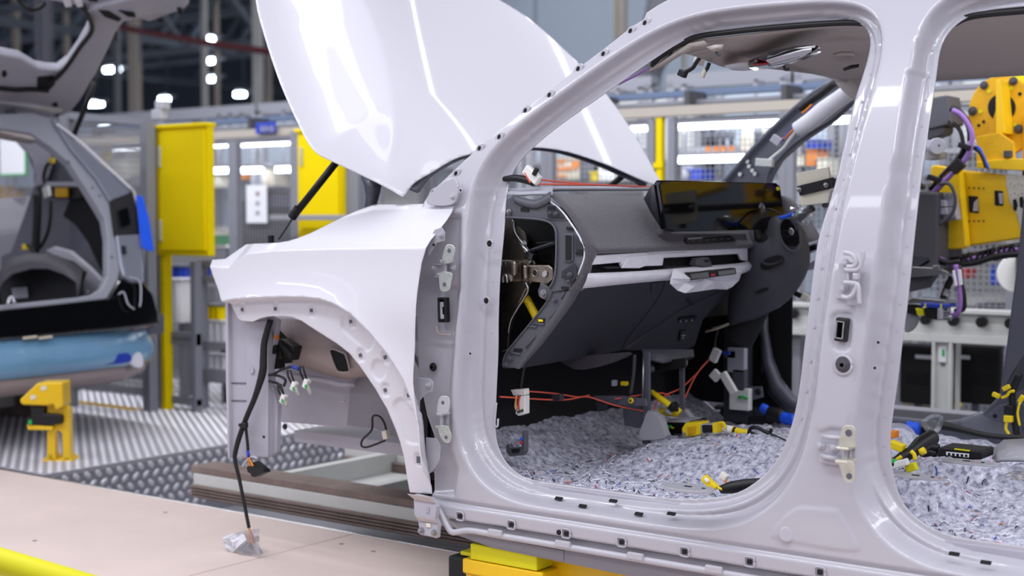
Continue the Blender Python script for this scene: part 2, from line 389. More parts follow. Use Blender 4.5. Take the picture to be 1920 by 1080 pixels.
for a, b, r in [(862,968,0),(958,984,0),(1047,998.5,1),(1061,1000.5,0),(1165,1016.5,0),(1283,1034.5,0),(1405,1053.5,0),(1537,1073,0)]:
    q = at(a, b, Y=-.0115)
    if r: cyl('clip_hole', q, q+Vector((0,.003,0)), .0075, 'inner_black', car, n=14)
    else: box('clip_hole', q+Vector((0,.001,0)), (.015,.004,.0135), 'inner_black', car, bevel=.004)
    V, Fs = tubemesh([q+Vector((.014*math.copysign(min(1,abs(math.cos(t))*1.25), math.cos(t)), .0005, .0125*math.copysign(min(1,abs(math.sin(t))*1.25), math.sin(t)))) for t in np.linspace(0, 2*math.pi, 17)], .0022, 6, 0)
    if a != 1047: obj('hole_rim', V, Fs, 'paint_body', car, smooth=True)
def hole(a, b, r, Y, rim=1.6, m='inner_black', mr='paint_body', name='access_hole'):
    q = at(a, b, Y=Y) if not callable(Y) else ons(a, b, Y)
    cyl(name, q+Vector((0,-.001,0)), q+Vector((0,.003,0)), r, m, car, n=18)
    if rim:
        obj('hole_rim', *tubemesh([q+Vector((r*1.15*math.cos(t), -.0005, r*1.15*math.sin(t))) for t in np.linspace(0, 2*math.pi, 21)], r*.16*rim, 6, 0), mr, car, smooth=True)
hole(918,457,.010,.062); hole(912,564,.0095,.062); hole(882,663,.004,.02); hole(1647,642,.004,.03); hole(1640,690,.003,.035, rim=0)
# plugs
def plug(a, b, r, Y, m='black'):
    q = at(a, b, Y=Y); n_ = Vector((0,-1,0))
    g = cyl('rubber_plug', q, q+n_*.006, r, m, car, r1=r*.9)
    for f_ in (.72, .42): cyl('plug_ring', q+n_*(.006), q+n_*(.009), r*f_, 'rubber_grey' if m=='rubber_grey' else 'rubber', g, r1=r*f_*.8)
plug(813,688,.0135,.012); plug(1581,684,.0175,-.010,'rubber_grey')
obj('plug_seat', *tubemesh([at(1581,684,Y=-.008)+Vector((.022*math.cos(t),0,.022*math.sin(t))) for t in np.linspace(0,2*math.pi,25)], .004, 6, 0), 'paint_body', car, smooth=True)
cyl('stamped_boss', at(1477,1001,Y=.006), at(1477,1001,Y=0)+Vector((0,-.008,0)), .024, 'paint_body', car, r1=.019, bevel=.004, n=28)
# bezel in front pillar and centre pillar
def bezel(a, b, wd, ht, Y, lean, inner):
    q = at(a, b, Y=Y); M = Matrix.Rotation(R(lean), 3, 'Y')
    mb = MB(); t = .007
    for c_, d_ in (((-wd/2,0,0),(t,.022,ht)), ((wd/2,0,0),(t,.022,ht)), ((0,0,ht/2),(wd+t,.022,t)), ((0,0,-ht/2),(wd+t,.022,t))):
        mb.box(q+M@Vector(c_), d_, M)
    fr = mb.build('seal_frame', 'black', car, bevel=.003)
    box('backing', q+Vector((0,.008,0)), (wd,.004,ht), 'black_gloss', fr, rot=M, bevel=0)
    return fr, q, M
fr, q, M = bezel(832,581,.024,.066,-.001,-2,1)
box('latch_bar', q+M@Vector((-.005,-.004,-.002)), (.008,.008,.052), 'plastic_light', fr, rot=M)
box('latch_bar', q+M@Vector((.000,-.006,.016)), (.012,.006,.016), 'plastic_light', fr, rot=M)
box('latch_bar', q+M@Vector((.000,-.006,-.020)), (.014,.006,.014), 'plastic_light', fr, rot=M)
tube('seat_bead', [at(x_,y_,Y=.0) for x_,y_ in [(818,612),(820,622),(826,627),(838,628),(846,628)]], .0035, 'ecoat_brown', car)
fr, q, M = bezel(1579,618,.022,.050,-.006,5,0)
mb = MB()
for c_, d_ in (((-.010,-.012,0),(.002,.004,.042)), ((.008,-.012,0),(.002,.004,.042)), ((-.001,-.012,.020),(.018,.004,.002)), ((-.001,-.012,-.020),(.018,.004,.002))): mb.box(q+M@Vector(c_), d_, M)
mb.build('inner_rim', 'zinc', fr)
# ---- hinges
def bolt(a=None, b=None, Y=None, r=.009, d=(0,-1,0), m='paint_body', parent=None, q=None, name='hex_bolt'):
    q = q if q is not None else at(a, b, Y=Y); d = Vector(d).normalized()
    w_ = MB().cyl(q-d*.001, q+d*.003, r*1.35, n=20).cyl(q+d*.003, q+d*.010, r, r*.94, n=6).cyl(q+d*.010, q+d*.0125, r*.6, r*.5, n=12).build(name, m, parent or car, bevel=.0008)
    return w_
def leaf(name, pts, Y, th, m, parent, hole_=None, hr=.005):
    o = plate(name, [at(a, b, Y=Y) for a, b in pts], (0, th, 0), m, parent, sm=3, bevel=.0015)
    if hole_:
        q = at(*hole_, Y=Y-.0008); cyl('bolt_hole', q, q+Vector((0,.001,0)), hr, 'inner_dark', parent, n=16, bevel=0)
    return o
h = box('door_hinge', at(832,505,Y=.0), (.062,.012,.058), 'paint_inner', car); h['label'] = 'painted upper door hinge with zinc leaves'
leaf('hinge_leaf', [(829,492),(831,473),(835,461),(842,458),(850,461),(853,470),(850,482),(845,493)], -.045, .004, 'zinc', h, (842,470), .0065)
leaf('hinge_leaf', [(824,512),(824,540),(828,546),(835,547),(842,543),(845,532),(846,512)], -.05, .004, 'zinc', h, (833,533.5), .0065)
box('knuckle', at(838,490,Y=-.025), (.026,.04,.010), 'zinc', h, bevel=.004); box('knuckle', at(834,514,Y=-.025), (.028,.044,.010), 'zinc', h, bevel=.004)
cyl('hinge_pin', at(835,492,Y=-.02), at(835,513,Y=-.02), .005, 'paint_body', h)
bolt(815,502,-.006,.0075, parent=h); bolt(851,502,-.006,.006, parent=h)
box('rib', at(822,496,Y=-.008), (.03,.012,.005), 'paint_inner', h); box('rib', at(822,519,Y=-.008), (.03,.012,.005), 'paint_inner', h)
h = box('door_hinge', at(835,785,Y=.0), (.03,.014,.075), 'paint_inner', car, bevel=.006); h['label'] = 'painted lower door hinge with zinc leaves'
leaf('hinge_leaf', [(820,773),(821,754),(825,744),(832,742),(840,744),(843,754),(842,766),(837,776)], -.045, .004, 'paint_body', h, (830,755), .0055)
leaf('hinge_leaf', [(821,798),(823,812),(828,824),(836,831),(843,829),(846,819),(843,808),(838,799)], -.05, .004, 'zinc', h, (836,820), .0055)
box('knuckle', at(831,775,Y=-.025), (.024,.04,.010), 'paint_body', h, bevel=.004); box('knuckle', at(830,800,Y=-.025), (.024,.044,.010), 'zinc', h, bevel=.004)
cyl('hinge_pin', at(828,776,Y=-.02), at(828,799,Y=-.02), .005, 'paint_body', h)
# centre pillar lower hinge
h = ppl('door_hinge', [(1534,835),(1585,832),(1604,836),(1604,868),(1560,872),(1536,866)], (0,.012,0), 'paint_body', car, Y=-.012); h['label'] = 'centre pillar lower door hinge with yellowish zinc leaves'
leaf('hinge_leaf', [(1574,836),(1576,812),(1580,801),(1590,797),(1600,800),(1604,810),(1603,824),(1600,838)], -.065, .0045, 'zinc_yellow', h, (1591,812), .0085)
leaf('hinge_leaf', [(1573,865),(1577,885),(1582,899),(1590,905),(1600,903),(1603,892),(1599,866)], -.065, .0045, 'zinc_yellow', h, (1592,893), .0075)
box('knuckle', at(1588,838,Y=-.038), (.034,.056,.008), 'zinc_yellow', h, bevel=.004); box('knuckle', at(1586,864,Y=-.038), (.034,.056,.010), 'zinc_yellow', h, bevel=.004)
cyl('hinge_pin', at(1584,840,Y=-.03), at(1584,862,Y=-.03), .006, 'paint_body', h); cyl('hinge_pin', at(1594,840,Y=-.02), at(1594,862,Y=-.02), .004, 'paint_body', h)
bolt(1539,835,-.014,.0085, parent=h); bolt(1565,839,-.014,.0085, parent=h)
tube('rib', [at(1542,818,Y=-.02), at(1578,822,Y=-.02)], .006, 'paint_body', h); tube('rib', [at(1540,855,Y=-.02), at(1575,861,Y=-.02)], .006, 'paint_body', h)
box('recess', at(1562,868,Y=-.007), (.05,.004,.012), 'paint_inner', h)
# door check / striker on the centre pillar
h = ppl('door_check', [(1572,492),(1612,490),(1608,560),(1566,560)], (0,.008,0), 'paint_body', car, Y=-.006); h['label'] = 'painted upper centre pillar hinge with curled arms'
for pts in ([(1583,474),(1595,476),(1603,484),(1605,494),(1599,500),(1588,500)], [(1578,556),(1590,558),(1599,552),(1604,542),(1606,532),(1596,532)], [(1617,470),(1618,480),(1614,498),(1606,506),(1584,506)], [(1582,530),(1604,531),(1610,540),(1611,556),(1612,570)]):
    tube('curled_arm', [at(a,b,Y=-.028) for a,b in pts], .0058, 'paint_body', h, n=8)
bolt(1586,493,-.012,.008, parent=h); bolt(1583,541,-.012,.008, parent=h)
box('pin_block', at(1606,518,Y=-.022), (.014,.022,.018), 'paint_body', h, bevel=.005); box('pin_block', at(1592,517,Y=-.02), (.006,.02,.026), 'paint_body', h)
box('recess', at(1599,565,Y=-.006), (.03,.005,.02), 'paint_inner', h, bevel=.006)
# A-pillar clip pads with holes along the windscreen flange
for a, b in [(1210,43),(1183,58),(1132,101),(1085,129),(1031,178),(986,207),(937,256.5),(900,278),(856,325),(813,361)]:
    q = ons(a, b, Bs); n_ = Vector((0,-.97,.25))
    o = plate('clip_pad', [q+Vector((.02*math.cos(t)*.8-.006*math.sin(t), -.003-.0, .0095*math.sin(t)+.012*math.cos(t))) for t in np.linspace(0,2*math.pi,13)[:-1]], (0,.004,0), 'paint_body', car, bevel=.002)
    plate('clip_hole', [q+Vector((.0065*math.cos(t)*.8-.003*math.sin(t), -.0045, .0045*math.sin(t)+.005*math.cos(t))) for t in np.linspace(0,2*math.pi,13)[:-1]], (0,.001,0), 'inner_black', o, bevel=0)
bolt(850,369,.0,.0075); hole(864,357,.0045,.012,rim=2.2)
plate('cowl_reinforcement', [at(a,b,Y=.03) for a,b in [(800,382),(802,368),(818,352),(838,337),(852,334),(858,350),(856,372),(846,384),(820,386)]], (0,.01,0), 'paint_body', car, sm=2)
# sill seam, lower flange, underbody
tube('sill_seam', [at(a,b,Y=-.02) for a,b in [(812,943),(822,955),(832,974),(840,988),(850,998)]]+[Vector((x,-.006,.497)) for x in np.arange(-.12,2.05,.12)], .0095, 'paint_body', car, n=10)
for i in range(9):
    x = -.02+.235*i
    box('seam_clip', (x,-.014,.505), (.05,.012,.02), 'paint_body', car, bevel=.004)
plate('lower_flange', [Vector((x,.012,z)) for x,z in [(-.18,.492),(2.05,.492),(2.05,.438),(.6,.436),(-.05,.452),(-.18,.470)]], (0,.004,0), 'ecoat_rough', car)
plate('sealer_strip', [Vector((x,.009,z)) for x,z in [(-.17,.486),(.20,.480),(.20,.45),(-.1,.462),(-.17,.470)]], (0,.003,0), 'ecoat_rough', car)
box('underbody', (.95,.85,.50), (2.25,1.62,.03), 'ecoat_rough', car); box('inner_sill', (.95,.105,.56), (2.1,.05,.16), 'ecoat', car)
box('far_sill', (.95,1.66,.58), (2.1,.12,.2), 'inner_dark', car)
# front end of rocker : brackets
br = ppl('fender_bracket', [(775,927),(806,934),(818,950),(817,962),(815,974),(820,985),(818,1010),(808,1007),(787,1003),(783,974),(776,966)], (0,.02,0), 'ecoat', car, Y=-.06, bevel=.003); br['label'] = 'small stamped bracket under fender end'
ppl('bracket_step', [(762,926),(806,932),(815,944),(778,938)], (0,.006,0), 'ecoat_brown', br, Y=-.064); ppl('bracket_step', [(778,968),(816,974),(820,982),(784,977)], (0,.006,0), 'ecoat_brown', br, Y=-.064)
bolt(790,995,-.062,.0075, parent=br, m='steel'); bolt(814,999,-.062,.0075, parent=br, m='steel')
ppl('bracket_slot', [(798,950),(804,951),(804,962),(798,961)], (0,.002,0), 'paint_inner', br, Y=-.063, bevel=0); ppl('bracket_slot', [(799,981),(807,982),(807,989),(799,988)], (0,.002,0), 'cream', br, Y=-.063, bevel=0)
for pts, bl in (([(779,707),(806,710),(812,716),(810,734),(800,738),(792,745),(786,752)],(804,722)), ([(803,480),(800,455),(815,430),(828,426),(834,436),(833,452),(818,456)],(828,441))):
    t_ = ppl('fender_tab', pts, (0,.004,0), 'paint_inner', car, Y=-.045); bolt(*bl, -.047, .007, parent=t_, m='paint_inner')
ppl('fender_tab', [(798,820),(818,822),(826,835),(824,862),(812,882),(800,893)], (0,.004,0), 'paint_inner', car, Y=-.03)
hole(813,459,.004,-.046,rim=0)
# ================================================================== FENDER
FE = [(398,487),(423,485),(440,473),(462,458),(520,455),(540,452),(557,447),(580,438),(603,427),(640,408),(673,393),(700,384),(718,382),(757,383),(800,382),(853,380),(847,397),(837,413),(822,432),(807,450),(798,466),(790,493),(786,518),(782,547),(779,593),(778,693),(779,717),(786,760),(793,800),(797,850),(800,890),(803,928),(762,925),(757,900),(751,859),(743,829),(735,806),(719,768),(697,730),(669,689),(648,663),(625,645),(590,623),(558,602),(540,595),(520,593),(495,594),(480,598),(467,604),(445,602),(439,598),(429,576),(425,566),(420,560),(410,540),(404,528)]
CRS = [(398,500),(440,473),(500,467),(560,465),(640,463),(720,462),(798,461),(860,461)]
crs = [at(a, b, Y=-.085) for a, b in CRS]; crx = np.array([v.x for v in crs]); crz = np.array([v.z for v in crs])
def fbase(X, Z):
    X = np.asarray(X, float); Z = np.asarray(Z, float)
    zc = np.interp(X, crx, crz); d = Z-zc
    Y = -.085+.13*np.clip((-.55-X)/.75, 0, 2)**2
    Y = Y+np.where(d > -.006, .95*np.maximum(0, d+.006)+1.5*np.maximum(0,d)**2, 0)
    Y = Y-.014*np.exp(-((Z-1.13)/.11)**2)+.05*np.clip((1.0-Z)/.5, 0, 1)**1.5
    return Y
fb = lambda x, z: float(fbase(x, z))
fc = sm2([(v.x, v.z) for v in [ons(a, b, fb) for a, b in FE]], 1)
LIP = [(420,566),(440,561),(480,558),(530,556),(575,556),(605,559),(632,568),(665,588),(700,622),(735,665),(762,708),(778,748),(789,790),(795,850),(810,935),(755,935)]
ZONE = np.array([(v.x, v.z) for v in [ons(a, b, fb) for a, b in LIP+[(700,935),(700,900),(690,850),(665,790),(640,740),(610,700),(560,660),(495,640),(430,620),(410,590)]]])
FEMB = [([(634,590),(640,587),(660,587),(666,592),(672,610),(680,618),(694,626),(697,634),(690,652),(683,658),(676,656),(640,624),(633,612)],.004),
 ([(694,678),(704,676),(714,690),(716,702),(706,714),(696,710),(688,694)],.004),
 ([(731,756),(742,748),(752,752),(762,768),(776,774),(782,780),(786,826),(780,834),(760,832),(752,824),(744,800),(732,772)],.004)]
SQ = [(454,580.5,0),(516,579,0),(583.5,582,0),(657.5,603,8),(675.5,666,20),(722,670,25),(722,731.5,20),(766,741,20),(784,862,0)]
FEM2 = [(np.array(sm2([(v.x, v.z) for v in [ons(a, b, fb) for a, b in p]], 2)), d) for p, d in FEMB]
SQP = [ons(a, b, fb, .014) for a, b, _ in SQ]
def ffend(X, Z):
    Y = fbase(X, Z); s = sdf(X, Z, ZONE)[0]
    Y = Y-.020*np.exp(-np.maximum(s, 0)/.045)+(.036)*sst(0, .010, -s)
    for p, d in FEM2:
        e = sdf(X, Z, p)[0]; Y = Y+1.6*d*sst(-.004, .003, -e)
    for q in SQP:
        r = np.sqrt((np.abs(X-q.x)/.017)**4+(np.abs(Z-q.z)/.021)**4); Y = Y+.005*(1-sst(.65, 1.1, r))
    return Y
fen = hf('fender', fc, [], ffend, .0045, 'paint_white', car, .0025)
for (a, b, rt), q in zip(SQ, SQP):
    q = ons(a, b, fb, .0185); M = Matrix.Rotation(R(-rt), 3, 'Y')
    box('square_hole', q, (.011,.003,.011 if b < 800 else .02), 'inner_dark', fen, rot=M, bevel=.0008)
# ================================================================== HOOD
HT = R(47); hd = Vector((-math.cos(HT), 0, math.sin(HT))); hn = Vector((math.sin(HT), 0, math.cos(HT))); HO = Vector((-.44, 0, 1.50))
def hp(a, b): q = at(a, b, p=HO, n=hn); return (q.y, (q-HO).dot(hd))
HE = [(755,368),(735,356),(700,338),(650,314),(603,292),(588,280),(575,262),(560,232),(545,200),(527,158),(510,110),(495,62),(483,18),(478,-30),(478,-110),(520,-160),(640,-200),(760,-150),(860,-60),(905,-20),(950,8),(985,30),(1020,58),(1055,90),(1090,124),(1125,162),(1155,200),(1185,245),(1210,288),(1230,325),(1241,346),(1222,344),(1190,331),(1150,313),(1110,298),(1065,284),(1030,278),(1003,276),(960,277),(920,281),(885,288),(850,298),(820,312),(795,328),(775,345),(762,362)]
def hph(a, b, h):
    q = at(a, b, p=HO+hn*h, n=hn); return (q.y, (q-HO).dot(hd))
def crown(A): return .05*np.clip(1-((np.asarray(A)-.85)/.85)**2, 0, 1)
KC = []
for a, b in [(756,350),(757,320),(753,260),(746,200),(735,135),(722,80),(705,30),(690,0),(670,-45),(640,-90),(900,-200),(1100,0),(1300,200),(1350,420),(1000,420),(800,400)]:
    A_, B_ = hp(a, b); KC.append(hph(a, b, .07+float(crown(A_))))
KC = np.array(sm2(KC, 2)); NEAR = np.array([hp(a, b) for a, b in HE[:18]])
def dline(A, Bb, L):
    bd = np.full(np.shape(A), 1e9)
    for i in range(len(L)-1):
        ax, az = L[i]; bx, bz = L[i+1]; ex, ez = bx-ax, bz-az; t = np.clip(((A-ax)*ex+(Bb-az)*ez)/(ex*ex+ez*ez), 0, 1)
        bd = np.minimum(bd, (A-ax-t*ex)**2+(Bb-az-t*ez)**2)
    return np.sqrt(bd)
def hfun(A, Bb):
    A = np.asarray(A, float); Bb = np.asarray(Bb, float)
    dn = dline(A, Bb, NEAR); k = np.maximum(0, sdf(A, Bb, KC)[0]); t = dn/(dn+k+1e-6)
    return .07*np.where(k > 0, sst(0,1,t)*.4+.6*t, 1.0)*sst(0, .30, dn)+crown(A)*sst(0, .5, dn)
hc = []
for i, (a, b) in enumerate(HE):
    h = 0.0
    if i >= 18 or True:
        for _ in range(5):
            A_, B_ = hph(a, b, h); h = float(hfun(np.array([A_]), np.array([B_]))[0])
    hc.append(hph(a, b, h))
hc = sm2(hc, 2)
def fhood(A, Bb): return -hfun(A, Bb)
def to_world(ob, O, ea, eh, eb):
    Mx = Matrix((ea, -Vector(eh), eb)).transposed().to_4x4(); Mx.translation = Vector(O)-wloc(ob.parent); ob.data.transform(Mx)
hood = hf('hood', hc, [], fhood, .010, 'paint_white', None, .003)
hood.parent = car; to_world(hood, HO, Vector((0,1,0)), hn, hd); hood['label'] = 'raised smooth white hood'
hc2 = [(a*.90+.10, b*.93+.022) for a, b in hc]
hin = hf('hood_inner_panel', hc2, [], lambda A, Bb: .028-hfun(A, Bb), .02, 'inner_dark', None, .003); hin.parent = hood; to_world(hin, HO, Vector((0,1,0)), hn, hd)
# note: hood sits at the car origin, so its child uses the same frame
st = tube('gas_strut', [at(553,402,Y=.17), at(640,292,Y=.22)], .0125, 'black', car, n=12, sm=0); cyl('rod', at(522,449,Y=.16), at(556,398,Y=.17), .004, 'rubber_grey', st); cyl('strut_collar', at(547,408,Y=.17), at(560,390,Y=.175), .0155, 'rubber', st)
tube('gas_strut', [at(1142,352,Y=1.35), at(1176,322,Y=1.35)], .012, 'black', car, n=12, sm=0)
tube('gas_strut', [at(1208,350,Y=1.4), at(1188,333,Y=1.4)], .012, 'black', car, n=12, sm=0)
loft('hood_hinge', [[at(a,b,Y=.25) for a,b in [(676,330),(683,350),(686,370),(683,392)]], [at(a,b,Y=.24) for a,b in [(690,334),(697,352),(699,372),(697,392)]], [at(a,b,Y=.26) for a,b in [(716,344),(713,360),(709,376),(704,392)]]], 'inner_dark', car, solid=.01)
cyl('rubber_stop', at(508,458,Y=.1), at(508,441,Y=.1), .011, 'black', car)
# ================================================================== ROOF / HEADLINER
def roofz(x, y): return 1.903-.018*(y-.235)/1.2+.03*(1-((y-.83)/.62)**2)*sst(.3, .9, np.array(x)).item()
xs = list(np.linspace(.36, 2.05, 22)); ys = list(np.linspace(.325, 1.46, 20))
secs = []
for x in xs:
    row = []
    for y in ys:
        z = roofz(x, y)
        e = 1.46-y; z -= .02*max(0, 1-e/.09)**2
        row.append(Vector((x, y, z)))
    secs.append(row)
hl = loft('headliner', secs, 'headliner', car, solid=-.006)
# front roll of the headliner going down the A pillar
fe = [at(a,b,Y=y) for a,b,y in [(1219,133,.325),(1235,124,.33),(1275,100,.36),(1310,107,.45),(1335,117,.55),(1365,125,.68),(1442,128,.92),(1505,134,1.15),(1562,142,1.36),(1592,160,1.43)]]
be = [Vector((.42+.03*math.sin(i), y, roofz(.5, y)+.0)) for i, y in enumerate(np.linspace(.33, 1.44, 10))]
fe = crv(fe, 4); be = crv(be, 4); mid = [(p+q)/2+Vector((-.01,0,.012)) for p, q in zip(fe, be)]
loft('headliner_front', [fe, mid, be], 'headliner', car, solid=-.006)
loft('headliner_edge', [[at(a,b,Y=.315) for a,b in [(1217,131),(1240,116),(1268,97),(1292,81),(1320,76)]], [at(a,b,Y=.335) for a,b in [(1222,134),(1245,121),(1278,101),(1306,90),(1330,84)]]], 'headliner', car, solid=.004)
sb = tube('door_seal', [at(a,b,Y=.315) for a,b in [(1222,118),(1250,98),(1280,80),(1310,68),(1370,60),(1440,52.5),(1520,46),(1590,42.5),(1640,45)]], .008, 'black', car, n=8)
ppl('foam_block', [(1217,122),(1256,92),(1264,94),(1226,131)], (0,.02,0), 'rubber', car, Y=.33)
tube('rear_seal', [at(a,b,Y=.315) for a,b in [(1790,44),(1812,33),(1850,26),(1920,20),(2000,14)]], .009, 'black', car)
tube('pillar_trim_bundle', [at(a,b,Y=.30) for a,b in [(1215,128),(1195,140),(1175,150),(1160,158)]], .0035, 'purple', car)
box('roof_skin', (1.35,.9,2.0), (1.4,1.0,.02), 'paint_body', car)
# overhead console
oc_ = loft('overhead_console', [[at(a,b,Z=1.862) for a,b in [(1404,114),(1440,98),(1490,86),(1530,84)]], [at(a,b,Z=1.850) for a,b in [(1405,122),(1450,115),(1500,101),(1537,90)]], [at(a,b,Z=1.858) for a,b in [(1415,127),(1455,122),(1505,108),(1540,92)]]], 'black_gloss', car, smooth=False, solid=.008)
loft('lamp_lens', [[at(a,b,Z=1.848) for a,b in [(1437,112),(1470,102),(1505,92),(1522,90)]], [at(a,b,Z=1.846) for a,b in [(1448,120),(1475,114),(1500,106),(1522,94)]]], 'film_white', oc_, smooth=False, solid=.004)
tube('chrome_edge', [at(a,b,Z=1.845) for a,b in [(1440,122),(1470,118),(1500,108),(1525,97),(1537,90)]], .003, 'steel', oc_)
box('red_tag', at(1430,120,Z=1.845), (.05,.03,.003), 'cage_red', oc_)
loft('console_film', [[at(a,b,Z=1.858) for a,b in [(1358,122),(1385,117),(1410,116)]], [at(a,b,Z=1.852) for a,b in [(1372,130),(1395,131),(1425,128)]]], 'film_white', oc_, solid=.003)
for pts in ([(1324,88),(1340,84),(1357,83),(1356,92),(1347,100),(1340,98),(1330,92)],):
    v = loft('visor_mount', [[at(a,b,Z=1.868) for a,b in pts], [at(1343+(a-1343)*.5,94+(b-92)*.5,Z=1.85) for a,b in pts]], 'headliner', car, closed=True, cap=True)
    tube('visor_clip', [at(1343,98,Z=1.85), at(1344,103,Z=1.84), at(1351,103,Z=1.84)], .004, 'plastic_mid', v)
tube('visor_clip', [at(1470,124,Z=1.86), at(1472,130,Z=1.85), at(1480,130,Z=1.85)], .005, 'plastic_mid', car)
loft('roof_vent', [[at(a,b,Z=1.872) for a,b in [(1563,100),(1577,96),(1600,97),(1602,103)]], [at(a,b,Z=1.868) for a,b in [(1568,104),(1580,101),(1595,101),(1600,105)]]], 'headliner', car, solid=.006)
loft('grab_slot', [[at(a,b,Z=1.87) for a,b in [(1581,128),(1595,122),(1611,120)]], [at(a,b,Z=1.868) for a,b in [(1583,131),(1596,127),(1610,124)]]], 'inner_black', car, solid=.004)
# hanging roof connectors
for pts, r, m, c, mc, cs in (([(1312,108),(1306,116),(1300,126),(1293,131),(1286,134)], .0065, 'black', (1280,138), 'black', (.026,.02,.02)), ([(1330,118),(1326,128),(1322,133)], .006, 'black', (1320,137), 'cream', (.012,.012,.028))):
    hw = thing('hanging_connector', at(pts[0][0], pts[0][1], Y=.5), ('black plug' if mc=='black' else 'small cream plug')+' hanging on a short cable from the headliner front edge', 'connector')
    tube('cable', [at(a,b,Y=.5) for a,b in pts], r, m, hw)
    box('plug_body', at(*c, Y=.5), cs, mc, hw, rot=(0,R(25),0))
box('roof_plug', at(1311,114,Y=.52), (.028,.02,.025), 'white_plug', car, rot=(0,R(20),0))
# ================================================================== FAR SIDE OF THE BODY
def strip(name, A_, B_, m, t=(0,.05,0), **k):
    n = min(len(A_), len(B_)); return loft(name, [A_, B_], m, car, solid=.03, **k)
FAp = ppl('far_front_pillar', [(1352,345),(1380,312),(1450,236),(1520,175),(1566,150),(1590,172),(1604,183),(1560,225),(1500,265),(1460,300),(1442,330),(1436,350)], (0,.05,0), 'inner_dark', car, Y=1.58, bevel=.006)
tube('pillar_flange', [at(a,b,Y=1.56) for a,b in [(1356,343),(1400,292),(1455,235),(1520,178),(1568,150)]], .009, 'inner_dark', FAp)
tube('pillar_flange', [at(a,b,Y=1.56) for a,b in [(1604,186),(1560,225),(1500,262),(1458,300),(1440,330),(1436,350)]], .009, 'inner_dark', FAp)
ab = tube('curtain_airbag', [at(a,b,Y=1.5) for a,b in [(1592,172),(1575,184),(1545,206),(1515,230),(1493,243)]], [.030,.030,.033,.031,.026], 'film_white', car, n=14); ab['label'] = 'rolled white curtain airbag'
tube('tether', [at(a,b,Y=1.5) for a,b in [(1492,246),(1480,262),(1466,280),(1442,300)]], .006, 'white_plug', ab); box('anchor_tab', at(1434,305,Y=1.5), (.07,.02,.03), 'zinc', ab, rot=(0,R(5),0))
for pts, m in (([(1490,240),(1478,252),(1466,262),(1456,266)],'orange'), ([(1488,236),(1474,254),(1462,268)],'blue_flat'), ([(1522,196),(1512,206),(1504,212)],'orange'), ([(1525,200),(1514,212),(1506,218)],'blue_flat')):
    tube('wire', [at(a,b,Y=1.49) for a,b in pts], .0045, m, ab)
box('wire_plug', at(1456,263,Y=1.49), (.04,.02,.03), 'plastic_light', ab, rot=(0,R(35),0))
tube('pillar_cable', [at(a,b,Y=1.5) for a,b in [(1565,155),(1540,175),(1515,192),(1500,205)]], .014, 'black', car)
loft('pillar_trim', [[at(a,b,Y=1.43) for a,b in [(1565,150),(1572,162),(1582,172),(1596,185),(1603,190)]], [at(a,b,Y=1.40) for a,b in [(1590,140),(1600,150),(1612,165),(1622,180),(1626,192)]], [at(a,b,Y=1.44) for a,b in [(1640,120),(1645,140),(1645,160),(1645,180),(1640,200)]]], 'headliner', car, solid=.006)
for i, (a, b) in enumerate([(1402,303),(1405,312),(1411,320),(1416,326),(1388,327)]):
    q = at(a, b, Y=1.57); cyl('weld_nut', q, q+Vector((0,-.006,0)), .008, 'zinc', FAp)
# far front hinge pillar + lower corner
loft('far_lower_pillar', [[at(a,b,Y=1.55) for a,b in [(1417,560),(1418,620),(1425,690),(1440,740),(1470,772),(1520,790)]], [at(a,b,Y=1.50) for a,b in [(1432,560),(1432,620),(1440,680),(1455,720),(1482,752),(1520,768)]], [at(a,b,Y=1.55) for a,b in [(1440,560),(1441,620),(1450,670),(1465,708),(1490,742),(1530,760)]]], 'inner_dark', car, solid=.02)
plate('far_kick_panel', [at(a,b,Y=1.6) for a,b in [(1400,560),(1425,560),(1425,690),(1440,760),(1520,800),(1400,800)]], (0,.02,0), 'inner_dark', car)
for b in (640, 692): box('slot', at(1428,b,Y=1.51), (.006,.006,.04), 'inner_black', car)
kp = thing('x', (0,0,0), '', '') if False else None
mod = box('fuse_box', at(1384,700,Y=1.48), (.10,.04,.36), 'plastic_dark', car); mod['label'] = 'grey connector carrier at far kick panel'
for a,b,dx,dz,m in ((1383,675,.07,.09,'plastic_light'),(1388,712,.05,.08,'plastic_mid'),(1389,748,.08,.08,'white_plug'),(1372,664,.05,.03,'plastic_mid')):
    box('module', at(a,b,Y=1.45), (dx,.03,dz), m, mod)
ppl('bracket_plate', [(1400,725),(1428,725),(1430,745),(1405,752)], (0,.01,0), 'inner_dark', mod, Y=1.47); hole(1420,735,.012,1.46,rim=0)
# far sill in rear opening, far centre pillar
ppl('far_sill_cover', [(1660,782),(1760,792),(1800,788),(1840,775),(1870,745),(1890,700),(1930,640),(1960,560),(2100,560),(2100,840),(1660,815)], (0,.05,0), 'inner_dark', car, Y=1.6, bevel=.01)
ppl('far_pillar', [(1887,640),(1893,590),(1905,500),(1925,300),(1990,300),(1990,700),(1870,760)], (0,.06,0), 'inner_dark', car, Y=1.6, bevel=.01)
ppl('clear_cover', [(1802,784),(1835,772),(1860,790),(1915,800),(1912,815),(1802,812)], (0,.004,0), 'film_clear', car, Y=1.55)
rb = ppl('belt_bracket', [(1843,785),(1868,762),(1900,752),(1925,760),(1925,800),(1880,795)], (0,.02,0), 'inner_dark', car, Y=1.56)
hole(1865,780,.007,1.555,rim=0); hole(1888,765,.012,1.55,m='steel',rim=0)
# firewall, dash underside darkness put into black sheets
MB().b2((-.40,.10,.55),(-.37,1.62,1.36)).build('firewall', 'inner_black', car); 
plate('near_kick_panel', [Vector((x,.112,z)) for x,z in [(-.38,.6),(-.16,.6),(-.16,1.36),(-.38,1.36)]], (0,.01,0), 'inner_black', car)
